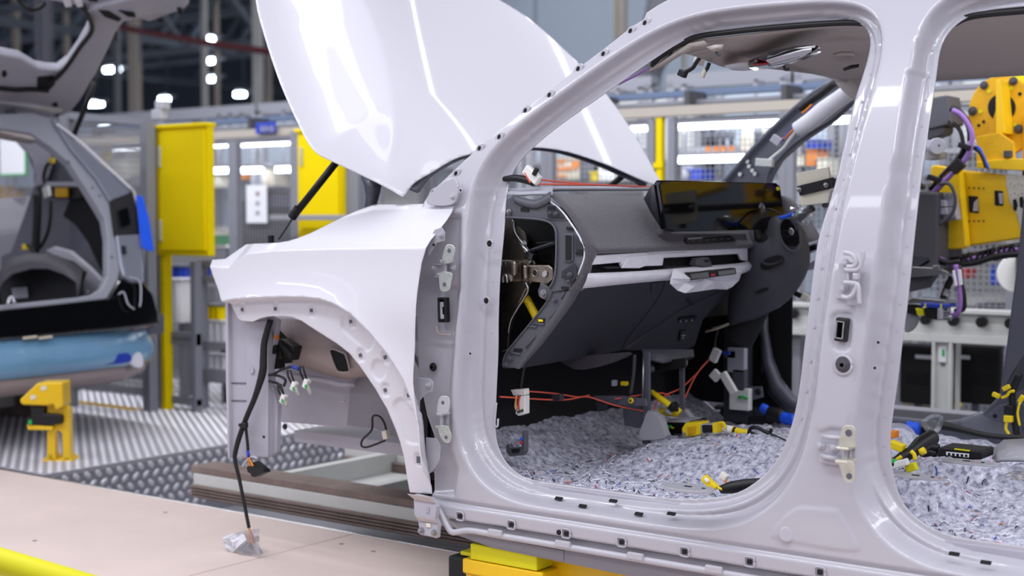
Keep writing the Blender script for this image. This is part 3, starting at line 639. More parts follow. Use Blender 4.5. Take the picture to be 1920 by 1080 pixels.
# windscreen cowl top
loft('cowl_top', [[Vector((-.42,y,1.40)) for y in (.12,.5,1.0,1.6)], [Vector((-.30,y,1.43)) for y in (.12,.5,1.0,1.6)]], 'paint_inner', car, solid=.01)
# ================================================================== DASHBOARD (part of the car, its pieces are sub-parts)
YD = .135
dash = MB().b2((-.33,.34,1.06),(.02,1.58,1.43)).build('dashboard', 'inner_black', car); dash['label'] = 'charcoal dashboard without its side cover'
def P3(pts, Y): return [at(a, b, Y=Y) for a, b in pts]
def shiftY(P, y): return [Vector((p.x, y, p.z)) for p in P]
prof_ = crv(P3([(1036,363),(1048,372),(1065,387),(1082,408),(1098,434),(1112,456),(1120,468),(1117,474),(1104,478),(1090,480)], .17), 3)
cap_ = crv(P3([(1033,369),(1043,379),(1058,394),(1070,410),(1082,430),(1092,450),(1098,466),(1098,474),(1094,480),(1086,484)], YD), 3)
def w(P, k, q): return [p+(r-p)*k for p, r in zip(P, q)]
secs = [cap_, [p*.35+r*.65+Vector((.004,0,.004)) for p, r in zip(cap_, shiftY(prof_, .15))], shiftY(prof_, .185), shiftY(prof_, .6), shiftY(prof_, 1.0), shiftY(prof_, 1.24)]
loft('fabric_pad', secs, 'fabric', dash)
# fabric leg at the near end
A_ = P3([(1094,466),(1097,480),(1093,494),(1085,512),(1076,530),(1066,543)], YD-.004); B_ = P3([(1112,462),(1113,478),(1108,496),(1103,516),(1096,534),(1087,545)], YD+.01)
C_ = P3([(1120,470),(1119,478),(1111,497),(1106,518),(1100,535),(1092,545)], YD+.05)
loft('fabric_leg', [crv(A_,3), crv([a*.5+b*.5+Vector((.0,-.012,0)) for a, b in zip(A_, B_)],3), crv(B_,3), crv(C_,3)], 'fabric', dash)
tube('torn_edge', P3([(1031,378),(1045,388),(1056,399),(1066,412),(1076,427),(1086,443),(1092,458),(1096,470),(1095,485),(1089,503),(1081,522)], YD-.003), .0028, 'film_white', dash)
# hard top of the dash
loft('dash_top', [[at(a,b,Y=.13) for a,b in [(951,361),(975,362),(1000,360),(1036,361)]], [at(a,b,Y=.20) for a,b in [(952,354),(980,354),(1005,352),(1036,351)]], [at(a,b,Y=.8) for a,b in [(1050,349),(1100,350),(1150,351),(1200,352)]], [Vector((x,1.55,1.52)) for x in (-.36,-.25,-.1,0)]], 'plastic_light', dash, solid=.01)
loft('top_roll', [crv(P3([(962,366),(985,372),(1005,375),(1020,368),(1033,360)], .128), 3), crv(P3([(963,374),(985,383),(1005,386),(1022,379),(1033,373)], .122), 3), crv(P3([(966,379),(985,388),(1005,391),(1020,386),(1031,380)], .132), 3)], 'plastic_mid', dash, solid=.004)
fr = ppl('side_frame', [(949,374),(962,368),(985,384),(1005,387),(1022,380),(1031,379),(1045,389),(1056,399),(1066,413),(1045,414),(1000,409),(949,406)], (0,.02,0), 'plastic_mid', dash, Y=.13)
ppl('side_frame', [(1004,405),(1060,411),(1078,427),(1090,450),(1094,470),(1093,490),(1085,512),(1066,543),(1030,548),(1036,530),(1041,500),(1043,440),(1036,420),(1022,411)], (0,.02,0), 'plastic_mid', dash, Y=.132)
tube('frame_lip', P3([(948,407),(985,409),(1015,412),(1032,418),(1041,430),(1043,450),(1042,500),(1038,525),(1030,540)], .127), .0035, 'plastic_mid', fr)
for pts in ([(976,389),(991,390),(991,397),(976,396)], [(1062,425),(1074,427),(1076,432),(1062,431)], [(1079,471),(1092,472),(1092,479),(1079,478)], [(1052,537),(1066,538),(1064,543),(1052,542)]):
    ppl('frame_slot', pts, (0,.002,0), 'inner_black', fr, Y=.127, bevel=0)
sp = ppl('corner_block', [(1024,383),(1040,385),(1058,408),(1026,408)], (0,.006,0), 'plastic_dark', dash, Y=.122)
bolt(1032,400,.121,.0035,parent=sp,m='plastic_mid'); bolt(1043,401,.121,.0045,parent=sp,m='plastic_mid'); ppl('slot', [(1028,386),(1040,387),(1041,393),(1027,392)], (0,.002,0), 'inner_black', sp, Y=.120, bevel=0)
sl = ppl('side_vent', [(1057,437),(1074,439),(1074,488),(1070,491),(1057,491)], (0,.004,0), 'plastic_mid', dash, Y=.126, sm=0, bevel=.002)
ppl('vent_hole', [(1060,441),(1071,442),(1071,487),(1060,488)], (0,.002,0), 'inner_black', sl, Y=.124, bevel=0)
sp = ppl('corner_block', [(1053,508),(1075,493),(1079,500),(1082,518),(1074,528),(1064,533),(1058,520),(1052,522)], (0,.006,0), 'plastic_dark', dash, Y=.122)
bolt(1069,515,.120,.0055,parent=sp,m='plastic_mid'); bolt(1066,528,.120,.004,parent=sp,m='plastic_mid')
ppl('corner_block', [(1078,440),(1091,458),(1094,470),(1078,468)], (0,.006,0), 'plastic_dark', dash, Y=.124)
# glove box
g1 = at(1089,541,Y=.17); g2 = at(975,690,Y=.17); gn = (g1-g2).cross(Vector((0,1,0))).normalized(); gp = dict(p=g1, n=gn)
gback = gn*(-.02) if gn.x > 0 else gn*.02
gfb = ppl('glove_box', [(1089,541),(1180,531),(1280,521),(1345,514),(1392,504),(1372,545),(1340,575),(1318,600),(1303,648),(1296,653),(1262,657),(1167,657),(1100,668),(1030,682),(975,691)], gback, 'plastic_dark', dash, **gp)
gl2 = dict(p=g1-gback*.35, n=gn)
cs = ppl('centre_lower_panel', [(1172,657),(1196,640),(1240,610),(1280,582),(1320,562),(1352,548),(1340,572),(1318,600),(1303,648),(1296,654),(1262,658)], gback, 'plastic_dark', dash, sm=0, bevel=.006, **gl2)
gl3 = dict(p=g1-gback*.75, n=gn)
ppl('switch_row', [(1275,598),(1307,594),(1306,603),(1274,607)], gback*.2, 'black', cs, bevel=.001, **gl3)
for i, a in enumerate((1276,1281,1287,1292,1298,1303)):
    ppl('switch_mark', [(a-1.2,603.0-.11*(a-1276)-1.3),(a+1.2,602.8-.11*(a-1276)-1.3),(a+1.2,602.8-.11*(a-1276)+1.3),(a-1.2,603.0-.11*(a-1276)+1.3)], gback*.05, 'paint_inner' if i in (0,2,4) else 'inner_black', cs, bevel=0, p=g1-gback*.98, n=gn)
ppl('socket_cover', [(1277,622),(1289,620),(1288,638),(1285,641),(1274,642)], gback*.15, 'plastic_dark', cs, bevel=.002, **gl3)
for a, b in ((1280,629.5),(1283.5,629),(1280.5,634)): ppl('switch_mark', [(a-1.6,b-1.1),(a+1.6,b-1.1),(a+1.6,b+1.1),(a-1.6,b+1.1)], gback*.05, 'paint_inner', cs, bevel=0, p=g1-gback*.95, n=gn)
ppl('square_hole', [(1294,567),(1301,567),(1300,574),(1293,574)], gback*.1, 'inner_black', cs, bevel=0, **gl3)
ppl('latch', [(1221,531),(1246,528),(1240,549),(1222,550)], gback*.3, 'plastic_dark', gfb, bevel=.004, p=g1-gback*.25, n=gn)
tube('door_seam', px([(1246,528),(1240,548),(1225,572),(1200,604),(1175,636),(1165,656)], p=g1-gback*.02, n=gn), .0016, 'inner_black', gfb)
# its side strip
ss = ppl('glove_box_side', [(1036,546),(1064,545),(1070,552),(1035,600),(1000,650),(973,690),(942,690),(941,680),(952,659),(990,612),(1028,563)], (0,.02,0), 'plastic_mid', dash, Y=.138)
edge1 = P3([(1064,545),(1050,572),(1022,612),(995,650),(965,690)], .134); edge2 = P3([(1076,543),(1062,570),(1035,610),(1005,650),(972,692)], .126); edge3 = P3([(1090,541),(1076,566),(1050,602),(1018,645),(976,691)], .165)
loft('rounded_edge', [edge1, edge2, edge3], 'plastic_mid', ss)
for pts in ([(963,653),(979,654),(978,660),(963,659)], [(1008,597),(1022,597),(1020,605),(1007,604)]): ppl('slot', pts, (0,.002,0), 'inner_black', ss, Y=.135, bevel=0)
ppl('slot_wire', [(1009,598.5),(1017,599),(1018,603.5),(1009,603)], (0,.001,0), 'yellow_plug', ss, Y=.134, bevel=0)
bolt(1041,563,.136,.006,parent=ss,m='plastic_mid'); bolt(959,672,.136,.005,parent=ss,m='plastic_mid'); ppl('clip_end', [(941,679),(950,679),(950,688),(941,688)], (0,.01,0), 'plastic_mid', ss, Y=.128)
for pts in ([(1034,548),(1026,565),(990,611),(950,660),(943,680)], [(1058,548),(1052,560)], [(1040,582),(1030,598)], [(1002,630),(986,652)], [(990,612),(1006,613)], [(1000,606),(1020,608)], [(955,660),(975,664)]):
    tube('side_rib', P3(pts, .134), .0024, 'plastic_mid', ss)
# trim bands with protective film
XB = at(1112,482,Y=.17).x
def bX(name, pts, dx, th, m, parent=dash, bevel=.003, **k): return ppl(name, pts, (-th,0,0), m, parent, X=XB+dx, bevel=bevel, **k)
bX('vent_band', [(1104,478),(1402,461),(1400,500),(1104,515)], -.03, .02, 'inner_black')
ub = bX('upper_trim', [(1117,479),(1250,470),(1402,463),(1403,490),(1392,488),(1387,476),(1245,484),(1243,498),(1168,501),(1165,492),(1111,497)], 0, .012, 'film_white')
ub['label'] = 'vent trim under white protective film'
bX('film_patch', [(1178,482),(1215,478),(1216,497),(1200,503),(1166,503)], .006, .006, 'film_white', ub); bX('film_patch', [(1215,471),(1262,468),(1290,467),(1292,473),(1216,477)], .005, .004, 'film_clear', ub)
lb = loft('lower_trim', [crv([at(a,b,X=XB+dx) for a,b,dx in q], 3) for q in ([(1104,512,.0),(1200,508,.0),(1300,500,.0),(1380,494,.0),(1404,490,0),(1412,497,0)], [(1102,515,.016),(1200,511,.016),(1300,504,.016),(1380,498,.016),(1403,495,.016),(1411,499,.01)], [(1099,526,.022),(1200,520,.022),(1300,512,.022),(1380,505,.022),(1402,501,.02),(1411,501,.01)], [(1094,537,.012),(1200,527,.012),(1300,519,.012),(1380,512,.012),(1402,508,.01),(1411,503,.0)], [(1092,541,-.005),(1200,530,-.005),(1300,522,-.005),(1380,515,-.005),(1400,510,-.005),(1410,504,-.01)])], 'film_white', dash)
lb['label'] = 'light trim bar wrapped in white film'
for a in (1150,1265): bX('vent_slat', [(a-20,500),(a+30,498),(a+35,502),(a-10,505)], -.012, .006, 'plastic_dark', ub)
bX('vent_tab', [(1310,484),(1330,482),(1338,500),(1318,503),(1306,497)], .014, .03, 'plastic_mid', ub, bevel=.005); bX('tab_key', [(1322,487),(1330,486),(1331,491),(1323,492)], .017, .003, 'black', ub)
# crumpled film at the bar
rs = random.Random(3)
bag = [at(a,b,X=XB+.03+rs.uniform(-.012,.02)) for a,b in [(1262,505),(1290,503),(1330,502),(1372,505),(1390,508),(1385,525),(1372,538),(1362,543),(1340,541),(1315,545),(1285,550),(1270,545),(1256,532),(1258,522)]]
ctr = at(1320,522,X=XB+.035); V = [ctr]+[ctr+(p-ctr)*.55+Vector((rs.uniform(-.01,.02),0,rs.uniform(-.008,.008))) for p in bag]+bag; n_ = len(bag)
Fb = [(0,1+i,1+(i+1)%n_) for i in range(n_)]+[(1+i,1+n_+i,1+n_+(i+1)%n_,1+(i+1)%n_) for i in range(n_)]
obj('crumpled_film', V, Fb, 'film_white', lb, solid=.002)
sw = bX('display_strip', [(1292,511),(1380,502),(1382,514),(1296,526)], .055, .02, 'black', bevel=.004); bX('strip_glass', [(1295,514),(1328,510),(1330,520),(1297,523)], .058, .003, 'black_gloss', sw, bevel=0); bX('strip_glass', [(1346,509),(1378,505),(1379,512),(1348,517)], .058, .003, 'black_gloss', sw, bevel=0)
bX('red_print', [(1333,514),(1341,513),(1341,517),(1333,518)], .0585, .001, 'cage_red', sw, bevel=0)
cp = bX('climate_panel', [(1288,446),(1370,440),(1382,452),(1286,461)], .01, .012, 'black', bevel=.004)
bX('panel_rim', [(1289,447),(1369,441),(1371,443),(1290,449.5)], .013, .004, 'black_gloss', cp, bevel=0)
for a in (1300,1313,1326,1339,1353,1366): bX('panel_mark', [(a-2.6,452.8-.06*(a-1300)),(a+2.6,452.4-.06*(a-1300)),(a+2.6,450.3-.06*(a-1300)),(a-2.6,450.7-.06*(a-1300))], .0112, .001, 'plastic_mid', cp, bevel=0)
bX('centre_pad', [(1248,427),(1262,436),(1400,436),(1403,458),(1382,461),(1280,463),(1262,463),(1240,440)], .0, .03, 'fabric', bevel=.006)
# wide screen
XS = .245
d0 = at(1240,338,X=XS); d1 = at(1462,344,X=XS-.02); d2 = at(1471,428,X=XS+.0); d3 = at(1252,434,X=XS+.02)
sc_ = plate('screen', [at(a,b,p=d0,n=(d1-d0).cross(d3-d0)) for a,b in [(1242,338),(1300,339),(1456,343),(1463,349),(1470,400),(1472,429),(1380,432),(1265,435),(1250,430),(1237,345)]], (-.022,0,0), 'screen', dash, bevel=.003)
sc_['label'] = 'wide glossy black dashboard screen'
loft('screen_housing', [[at(1237,341,X=XS), at(1244,390,X=XS+.01), at(1252,433,X=XS+.01)], [at(1226,348,X=XS-.06), at(1232,395,X=XS-.05), at(1247,428,X=XS-.02)], [at(1213,372,X=XS-.13), at(1225,395,X=XS-.10), at(1244,424,X=XS-.06)]], 'plastic_dark', sc_, solid=.01)
q = at(1458,354,X=XS+.004); cyl('yellow_dot', q, q+Vector((.004,-.003,0)), .006, 'yellow_pad', sc_)
# driver side pad + far vent
loft('driver_pad', [crv([at(a,b,Y=y) for a,b,y in s_], 3) for s_ in ([(1462,366,1.3),(1463,400,1.3),(1465,440,1.3)], [(1482,370,1.4),(1495,410,1.4),(1505,458,1.4)], [(1505,392,1.5),(1525,420,1.5),(1540,448,1.5)])], 'fabric', dash, solid=.02)
ppl('far_vent', [(1504,462),(1545,448),(1548,462),(1510,478)], (0,.02,0), 'silver', dash, Y=1.4); ppl('vent_knob', [(1512,463),(1530,457),(1531,468),(1514,474)], (0,.01,0), 'black_gloss', dash, Y=1.385)
ppl('far_vent_lower', [(1500,500),(1530,487),(1536,496),(1520,506),(1490,510)], (0,.02,0), 'plastic_light', dash, Y=1.4)
# steering column
YC = 1.2; secs = []
for x_, t_, b_, w_ in [(1372,540,612,.03),(1390,500,606,.055),(1405,440,602,.075),(1418,415,598,.085),(1435,408,590,.09),(1455,404,580,.095),(1472,402,566,.095),(1488,408,548,.085),(1500,428,528,.07),(1507,452,512,.05),(1509,470,498,.02)]:
    a_ = at(x_, t_, Y=YC); c_ = at(x_, b_, Y=YC); m_ = (a_+c_)/2; hh = (a_-c_).length/2
    secs.append([m_+Vector((0, math.copysign(abs(math.cos(u))**.8, math.cos(u))*w_, math.sin(u)*hh)) for u in np.linspace(0, 2*math.pi, 25)[:-1]])
colm = loft('steering_column', secs, 'plastic_column', dash, closed=True, cap=True); colm['label'] = 'steering column shroud without its wheel'
def edisc(name, a, b, rx, ry, rot, Y, dn, m, parent, n=28):
    c, s = math.cos(R(rot)), math.sin(R(rot)); P = [at(a+rx*math.cos(t)*c-ry*math.sin(t)*s, b+rx*math.cos(t)*s+ry*math.sin(t)*c, Y=Y) for t in np.linspace(0,2*math.pi,n+1)[:-1]]
    return plate(name, P, (0,dn,0), m, parent, bevel=.002)
edisc('column_ring', 1480,440,20,33,-18,1.098,.01,'plastic_mid',colm); edisc('column_socket', 1481,439,17,29.5,-18,1.094,.006,'black_gloss',colm); edisc('shaft_end', 1483,434,5,7,-18,1.088,.006,'steel',colm); edisc('slot', 1427,446,12,9,-10,1.112,.004,'inner_black',colm)
edisc('lever_recess', 1447,492,24,11,-22,1.100,.004,'inner_black',colm); tube('adjust_lever', P3([(1430,494),(1445,498),(1462,492),(1468,486)], 1.09), .009, 'black', colm)
edisc('seam', 1428,545,14,3,-20,1.112,.003,'inner_black',colm)
cyl('lower_column', at(1425,560,Y=1.25), at(1385,640,Y=1.25), .05, 'inner_black', dash)
stk = tube('stalk', P3([(1424,450),(1420,420),(1415,395),(1414,384)], 1.12), .016, 'black', colm, n=12); 
def bagmesh(name, c, rx, rz, seed, m='film_clear', parent=None, n=14, k=9, amp=.18, tail=None):
    rs = random.Random(seed); V = []; c = Vector(c)
    for i in range(k+1):
        ph = math.pi*i/k
        for j in range(n):
            a = 2*math.pi*j/n; r_ = (1+rs.uniform(-amp, amp)); V.append(c+Vector((math.cos(a)*math.sin(ph)*rx*r_, math.sin(a)*math.sin(ph)*rx*.7*r_, math.cos(ph)*rz*r_)))
    Fs = [(i*n+j, i*n+(j+1)%n, (i+1)*n+(j+1)%n, (i+1)*n+j) for i in range(k) for j in range(n)]
    return obj(name, V, Fs, m, parent)
bagmesh('stalk_bag', at(1416,392,Y=1.11), .034, .040, 5, parent=colm, m='film_clear')
tube('stalk', P3([(1485,425),(1498,410),(1512,398),(1524,388)], 1.12), .014, 'black', colm, n=12); bagmesh('stalk_bag', at(1500,403,Y=1.10), .042, .030, 8, parent=colm, m='film_clear')
tube('blue_tie', P3([(1462,408),(1474,406),(1487,400)], 1.08), .006, 'blue', colm); tube('thin_cable', P3([(1434,392),(1448,393),(1460,400),(1470,405)], 1.09), .003, 'black', colm); tube('probe', P3([(1482,410),(1490,420),(1496,432)], 1.08), .006, 'plastic_dark', colm)
tube('column_cable', P3([(1466,530),(1478,540),(1490,549),(1502,555)], 1.25), .009, 'black', dash); box('cable_plug', at(1511,557,Y=1.25), (.028,.02,.02), 'cream', dash, rot=(0,R(25),0))
loft('paper_liner', [P3([(1408,565),(1405,580),(1380,600),(1345,612),(1325,614)], 1.3), P3([(1400,575),(1392,592),(1370,606),(1345,616),(1322,622)], 1.2)], 'beige', dash, solid=.004)
# ---- structure visible through the open dash end
rs = random.Random(5)
bm_ = cyl('cross_beam', at(962,452,Y=.26), at(1000,448,Y=.9), .045, 'steel_weld', dash, n=28)
mb_ = ppl('mount_bracket', [(940,405),(962,406),(966,440),(985,470),(1003,495),(1003,520),(985,545),(968,580),(955,620),(952,655),(940,660)], (0,.012,0), 'steel_weld', dash, Y=.19, bevel=.003)
ppl('mount_bracket', [(986,497),(1028,497),(1036,503),(1037,522),(1028,531),(1020,545),(1010,541),(1012,530),(990,528),(986,518)], (0,.008,0), 'steel_weld', mb_, Y=.165, bevel=.004)
hole(1003,512,.0085,.163,rim=1.2,mr='steel_weld'); hole(1021,513,.0085,.163,rim=1.2,m='paint_inner',mr='steel_weld')
box('welded_block', at(955,508,Y=.165), (.06,.05,.065), 'steel_weld', mb_, bevel=.008); box('welded_block', at(966,503,Y=.15), (.025,.03,.045), 'steel_weld', mb_, bevel=.008)
tube('stamped_rib', P3([(963,412),(966,436),(984,462),(996,484),(988,500)], .18), .006, 'steel', mb_); tube('stamped_rib', P3([(985,530),(990,545),(972,575),(958,600),(953,625)], .18), .005, 'steel', mb_)
hole(945,495,.006,.135,rim=1,mr='steel_weld'); tube('weld_bead', P3([(985,498),(985,510),(986,522)], .155), .007, 'steel_weld', mb_); tube('bent_rod', P3([(943,530),(943,518),(949,516),(951,530)], .135), .004, 'steel', mb_)
bolt(1019,551,.15,.010,parent=mb_,m='steel'); bolt(983,458,.16,.008,parent=mb_,m='steel'); bolt(955,397,.125,.006,parent=dash,m='steel')
tube('plug_wires', P3([(980,462),(988,470),(992,480)], .15), .005, 'steel', mb_); box('plug_body', at(995,480,Y=.15), (.03,.02,.022), 'black_gloss', mb_, rot=(0,R(20),0))
ppl('duct', [(1003,455),(1035,452),(1040,500),(1012,490)], (0,.05,0), 'black', dash, Y=.3); tube('tie_bar', P3([(995,470),(1020,462),(1042,455)], .28), .006, 'inner_dark', dash)
ppl('frame_lug', [(1014,530),(1030,540),(1034,548),(1024,564),(1010,556),(1008,545)], (0,.01,0), 'plastic_mid', dash, Y=.150)
yt = tube('yellow_conduit', P3([(977,548),(988,562),(997,578),(1004,592),(1010,606)], .22), .0105, 'yellow_plug', dash, n=12)
mb = MB()
Pc = crv(P3([(977,548),(988,562),(997,578),(1004,592),(1010,606)], .22), 6)
for i in range(1, len(Pc)-1): mb.cyl(Pc[i]-(Pc[i+1]-Pc[i]).normalized()*.0018, Pc[i]+(Pc[i+1]-Pc[i]).normalized()*.0018, .0125, n=12)
mb.build('conduit_ridges', 'yellow_plug', yt)
# white plug with black tape on the cowl
wp = tube('taped_cable', P3([(945,336),(965,334),(985,337),(1001,342)], .14), [.008,.011,.012,.012], 'black', car, n=10)
pl = box('white_plug', at(998,328,Y=.135), (.060,.02,.030), 'white_plug', wp, rot=(0,R(38),0), bevel=.004); box('plug_latch', at(1004,322,Y=.12), (.012,.012,.024), 'black', wp, rot=(0,R(30),0)); tube('string_band', P3([(984,324),(990,334),(994,343)], .126), .0025, 'orange_string', wp)
# orange elastic strings
s1 = thing('elastic_string', at(1000,345,Y=.3), 'orange elastic string stretched across the dashboard top', 'string')
tube('strand', [at(988,334,Y=.13), at(1060,342,Y=.35), at(1130,347,Y=.6), at(1235,352,Y=1.0)], .0026, 'orange_string', s1); tube('strand', [at(996,345,Y=.14), at(1120,347,Y=.5), at(1232,351,Y=1.0)], .0026, 'orange_string', s1)
s2 = thing('elastic_string', at(1100,745,Y=.4), 'red orange elastic strings tied across the front footwell', 'string')
for pts in ([(937,744,.12),(1047,750,.4),(1087,745,.5),(1105,741,.55)], [(958,732,.25),(1033,737,.4),(1080,744,.5),(1107,745,.55),(1153,760,.6),(1217,773,.7)], [(1153,748,.6),(1233,737,.75),(1257,743,.8)], [(1226,777,.7),(1230,757,.75),(1250,740,.8),(1283,723,.9),(1330,674,1.2)], [(1277,763,.85),(1304,705,1.0),(1330,673,1.2)]):
    tube('strand', [at(a,b,Y=y) for a,b,y in pts], .0024, 'orange_string', s2)
# ---- under-dash details
ud = MB().build if False else None
cf = loft('console_foot', [P3([(1205,655),(1210,672),(1245,676)], .72), [at(a,b,Y=.9) for a,b in [(1300,655),(1302,668),(1290,672)]]], 'plastic_mid', dash, solid=.01)
ppl('duct_bag', [(1045,672),(1080,668),(1165,662),(1160,672),(1110,690),(1075,692)], (0,.05,0), 'rubber_grey', dash, Y=.5, sm=2)
bx = MB()
bk = ppl('console_bracket', [(1205,660),(1217,660),(1217,835),(1204,832)], (0,.012,0), 'inner_dark', car, Y=.68)
ppl('bracket_leg', [(1167,760),(1212,762),(1214,806),(1170,798)], (0,.01,0), 'inner_dark', bk, Y=.69); tube('bracket_rod', P3([(1190,665),(1188,700),(1182,740)], .72), .006, 'plastic_mid', bk); tube('bracket_rod', P3([(1206,670),(1205,760)], .67), .004, 'steel', bk)
ppl('bracket_leg', [(1272,680),(1282,680),(1282,770),(1274,765)], (0,.01,0), 'plastic_mid', bk, Y=.85); ppl('cross_plate', [(1215,678),(1285,672),(1285,690),(1216,698)], (0,.01,0), 'black', bk, Y=.78); bolt(1221,691,.76,.010,parent=bk,m='steel'); bolt(1283,680,.83,.010,parent=bk,m='steel')
ppl('tunnel_mount', [(1214,770),(1235,780),(1246,810),(1247,822),(1205,826),(1198,812),(1206,790)], (0,.03,0), 'paint_inner', bk, Y=.66, sm=2)
ppl('tunnel_mount', [(1275,765),(1292,780),(1298,800),(1270,800)], (0,.03,0), 'paint_inner', bk, Y=.95, sm=2)
pd = ppl('pedal_arm', [(1112,742),(1165,742),(1210,748),(1212,762),(1160,760),(1118,752)], (0,.012,0), 'inner_dark', car, Y=.62); q = at(1184,751,Y=.605); cyl('yellow_ring', q, q+Vector((0,-.006,0)), .009, 'yellow_plug', pd); cyl('ring_bore', q+Vector((0,-.006,0)), q+Vector((0,-.007,0)), .004, 'black', pd, bevel=0)
ppl('pedal_pad', [(1116,755),(1138,758),(1136,770),(1120,772)], (0,.01,0), 'plastic_dark', pd, Y=.60); box('clip', at(1046,745,Y=.38), (.035,.02,.02), 'plastic_dark', car, rot=(0,R(-10),0)); box('yellow_clip', at(1171,719,Y=.7), (.022,.02,.014), 'yellow_plug', car); box('small_clip', at(1152,718,Y=.7), (.014,.02,.02), 'plastic_light', car)
# white connector hanging in footwell, and the bracket below it
wc = thing('hanging_plug', at(972,778,Y=.18), 'white multi-pin plug hanging at the front edge of the footwell', 'connector')
b_ = ppl('plug_body', [(957,731),(983,729),(984,741),(962,742)], (0,.025,0), 'white_plug', wc, Y=.2); ppl('plug_body', [(967,768),(976,742),(984,742),(984,776),(972,780),(966,776)], (0,.025,0), 'white_plug', wc, Y=.2)
for a,b,m in ((970,752,'orange'),(974,756,'red'),(968,760,'beige')): tube('wire', P3([(a,742),(a-2,b),(a-1,768)], .195), .0022, m, wc)
for i in range(4): ppl('pin_slot', [(970+i*3,770-i),(971.6+i*3,770-i),(971.6+i*3,775-i),(970+i*3,775-i)], (0,.002,0), 'black', b_, Y=.197, bevel=0)
tube('cable', P3([(975,735),(980,700),(985,680)], .22), .006, 'black', wc)
fb_ = ppl('floor_bracket', [(948,835),(953,832),(957,840),(977,838),(979,808),(984,810),(984,846),(980,854),(955,856),(949,848)], (0,.02,0), 'plastic_mid', car, Y=.2); ppl('bracket_window', [(959,842),(975,841),(972,848),(961,849)], (0,.002,0), 'inner_black', fb_, Y=.197, bevel=0)
for q_, m_ in (((978,823),'blue'),((977,830),'red')): box('small_plug', at(*q_, Y=.19), (.008,.008,.010), m_, fb_)
tube('door_wire_clip', P3([(931,755),(929,775),(928,797),(933,799),(934,785)], .08), .003, 'paint_body', car)
# ---- felt floor insulation
nx_, ny_ = 310, 185
XX, YY = np.meshgrid(np.linspace(-.36, 2.05, nx_), np.linspace(.105, 1.60, ny_), indexing='ij')
def bumpf(q, rx, ry, h, p_=2): return h*np.exp(-(np.abs((XX-q.x)/rx)**p_+np.abs((YY-q.y)/ry)**p_))
ZF = .632+.082*sst(.40,.58,YY)*(1-sst(1.02,1.18,YY)*.75)*sst(-.1,.25,XX)*(1-.5*sst(.80,.95,XX))
ZF += .5*np.maximum(0,-.12-XX)
SB = [(at(1290,914,Z=.715), .13,.085,.075), (at(1717,893,Z=.725), .12,.07,.085), (at(1812,866,Z=.735), .15,.07,.085), (at(1690,850,Z=.70),.09,.10,.05), (at(1440,860,Z=.68), .16,.08,.03), (at(1900,940,Z=.68),.2,.1,.03)]
for q, a, b, h_ in SB: ZF += bumpf(q, a, b, h_, 3)
ZF += .016*(vnoise(XX,YY,9,1)-.5)+.013*(vnoise(XX,YY,24,2)-.5)+.008*(vnoise(XX,YY,60,3)-.5)
PADZ = []
for (q, a, b, h_), (ra, rb_), zp in zip(SB[:3], ((.072,.045),(.085,.035),(.09,.035)), (.715,.725,.735)):
    e = np.sqrt(((XX-q.x)/(ra*1.15))**2+((YY-q.y)/(rb_*1.2))**2); k_ = 1-sst(.9,1.5,e); ZF = ZF*(1-k_)+(zp-.003)*k_; PADZ.append(zp)
ZF = np.where(YY < .125, ZF-.12, ZF)
Vf = np.stack([XX,YY,ZF],-1).reshape(-1,3); I, J = np.meshgrid(np.arange(nx_-1), np.arange(ny_-1), indexing='ij'); a_ = (I*ny_+J).ravel()
Ff = np.stack([a_, a_+ny_, a_+ny_+1, a_+1], 1)
me = bpy.data.meshes.new('felt_insulation'); me.from_pydata((Vf-np.array(wloc(car))).tolist(), [], Ff.tolist()); me.materials.append(MATS['felt']); me.polygons.foreach_set('use_smooth', [True]*len(me.polygons))
felt = bpy.data.objects.new('felt_insulation', me); COL.objects.link(felt); felt.parent = car; felt['label'] = 'grey recycled-fibre felt insulation on car floor'
def fz(x, y): return float(ZF[min(nx_-1,max(0,int(round((x+.36)/2.41*(nx_-1))))), min(ny_-1,max(0,int(round((y-.105)/1.495*(ny_-1)))))])
rs = random.Random(11)
for m_, cnt in (('felt_red',90),('felt_blue',110),('felt_white',1100),('felt_dark',500),('felt_orange',40)):
    mb = MB()
    for _ in range(cnt):
        x = rs.uniform(-.1,2.0); y = .14+1.2*rs.random()**1.8; L = rs.uniform(.006,.022); a = rs.uniform(0,math.pi); z = fz(x,y); c_, s_ = math.cos(a)*L/2, math.sin(a)*L/2; wd = rs.uniform(.0008,.0022)
        bend = rs.uniform(-.006,.006)
        p_ = [Vector((x-c_,y-s_,fz(x-c_,y-s_)+.001)), Vector((x-s_*bend*60,y+c_*bend*60,z+.003+rs.random()*.003)), Vector((x+c_,y+s_,fz(x+c_,y+s_)+.001))]
        o_ = Vector((-s_,c_,0)).normalized()*wd; up_ = Vector((0,0,wd*1.2))
        mb.add([p_[0]-o_,p_[0]+o_,p_[1]+o_,p_[1]-o_,p_[2]+o_,p_[2]-o_,p_[0]+up_,p_[1]+up_,p_[2]+up_], [(0,3,7,6),(3,5,8,7),(1,6,7,2),(2,7,8,4)])
    mb.build('felt_fibre', m_, felt, kind='stuff')
for (q, a, b, h_), (ra, rb_), zp in zip(SB[:3], ((.072,.045),(.085,.035),(.09,.035)), PADZ):
    P = [Vector((q.x+ra*math.cos(t), q.y+rb_*math.sin(t), zp+.002)) for t in np.linspace(0,2*math.pi,21)[:-1]]
    o = plate('seat_mount_pad', P, (0,0,-.008), 'paint_inner', car, bevel=.002)
    box('bolt_slot', (q.x,q.y,zp+.003), (.02,.006,.002), 'inner_black', o, bevel=0); box('bolt_slot', (q.x+.045,q.y,zp+.003), (.008,.005,.002), 'inner_black', o, bevel=0)
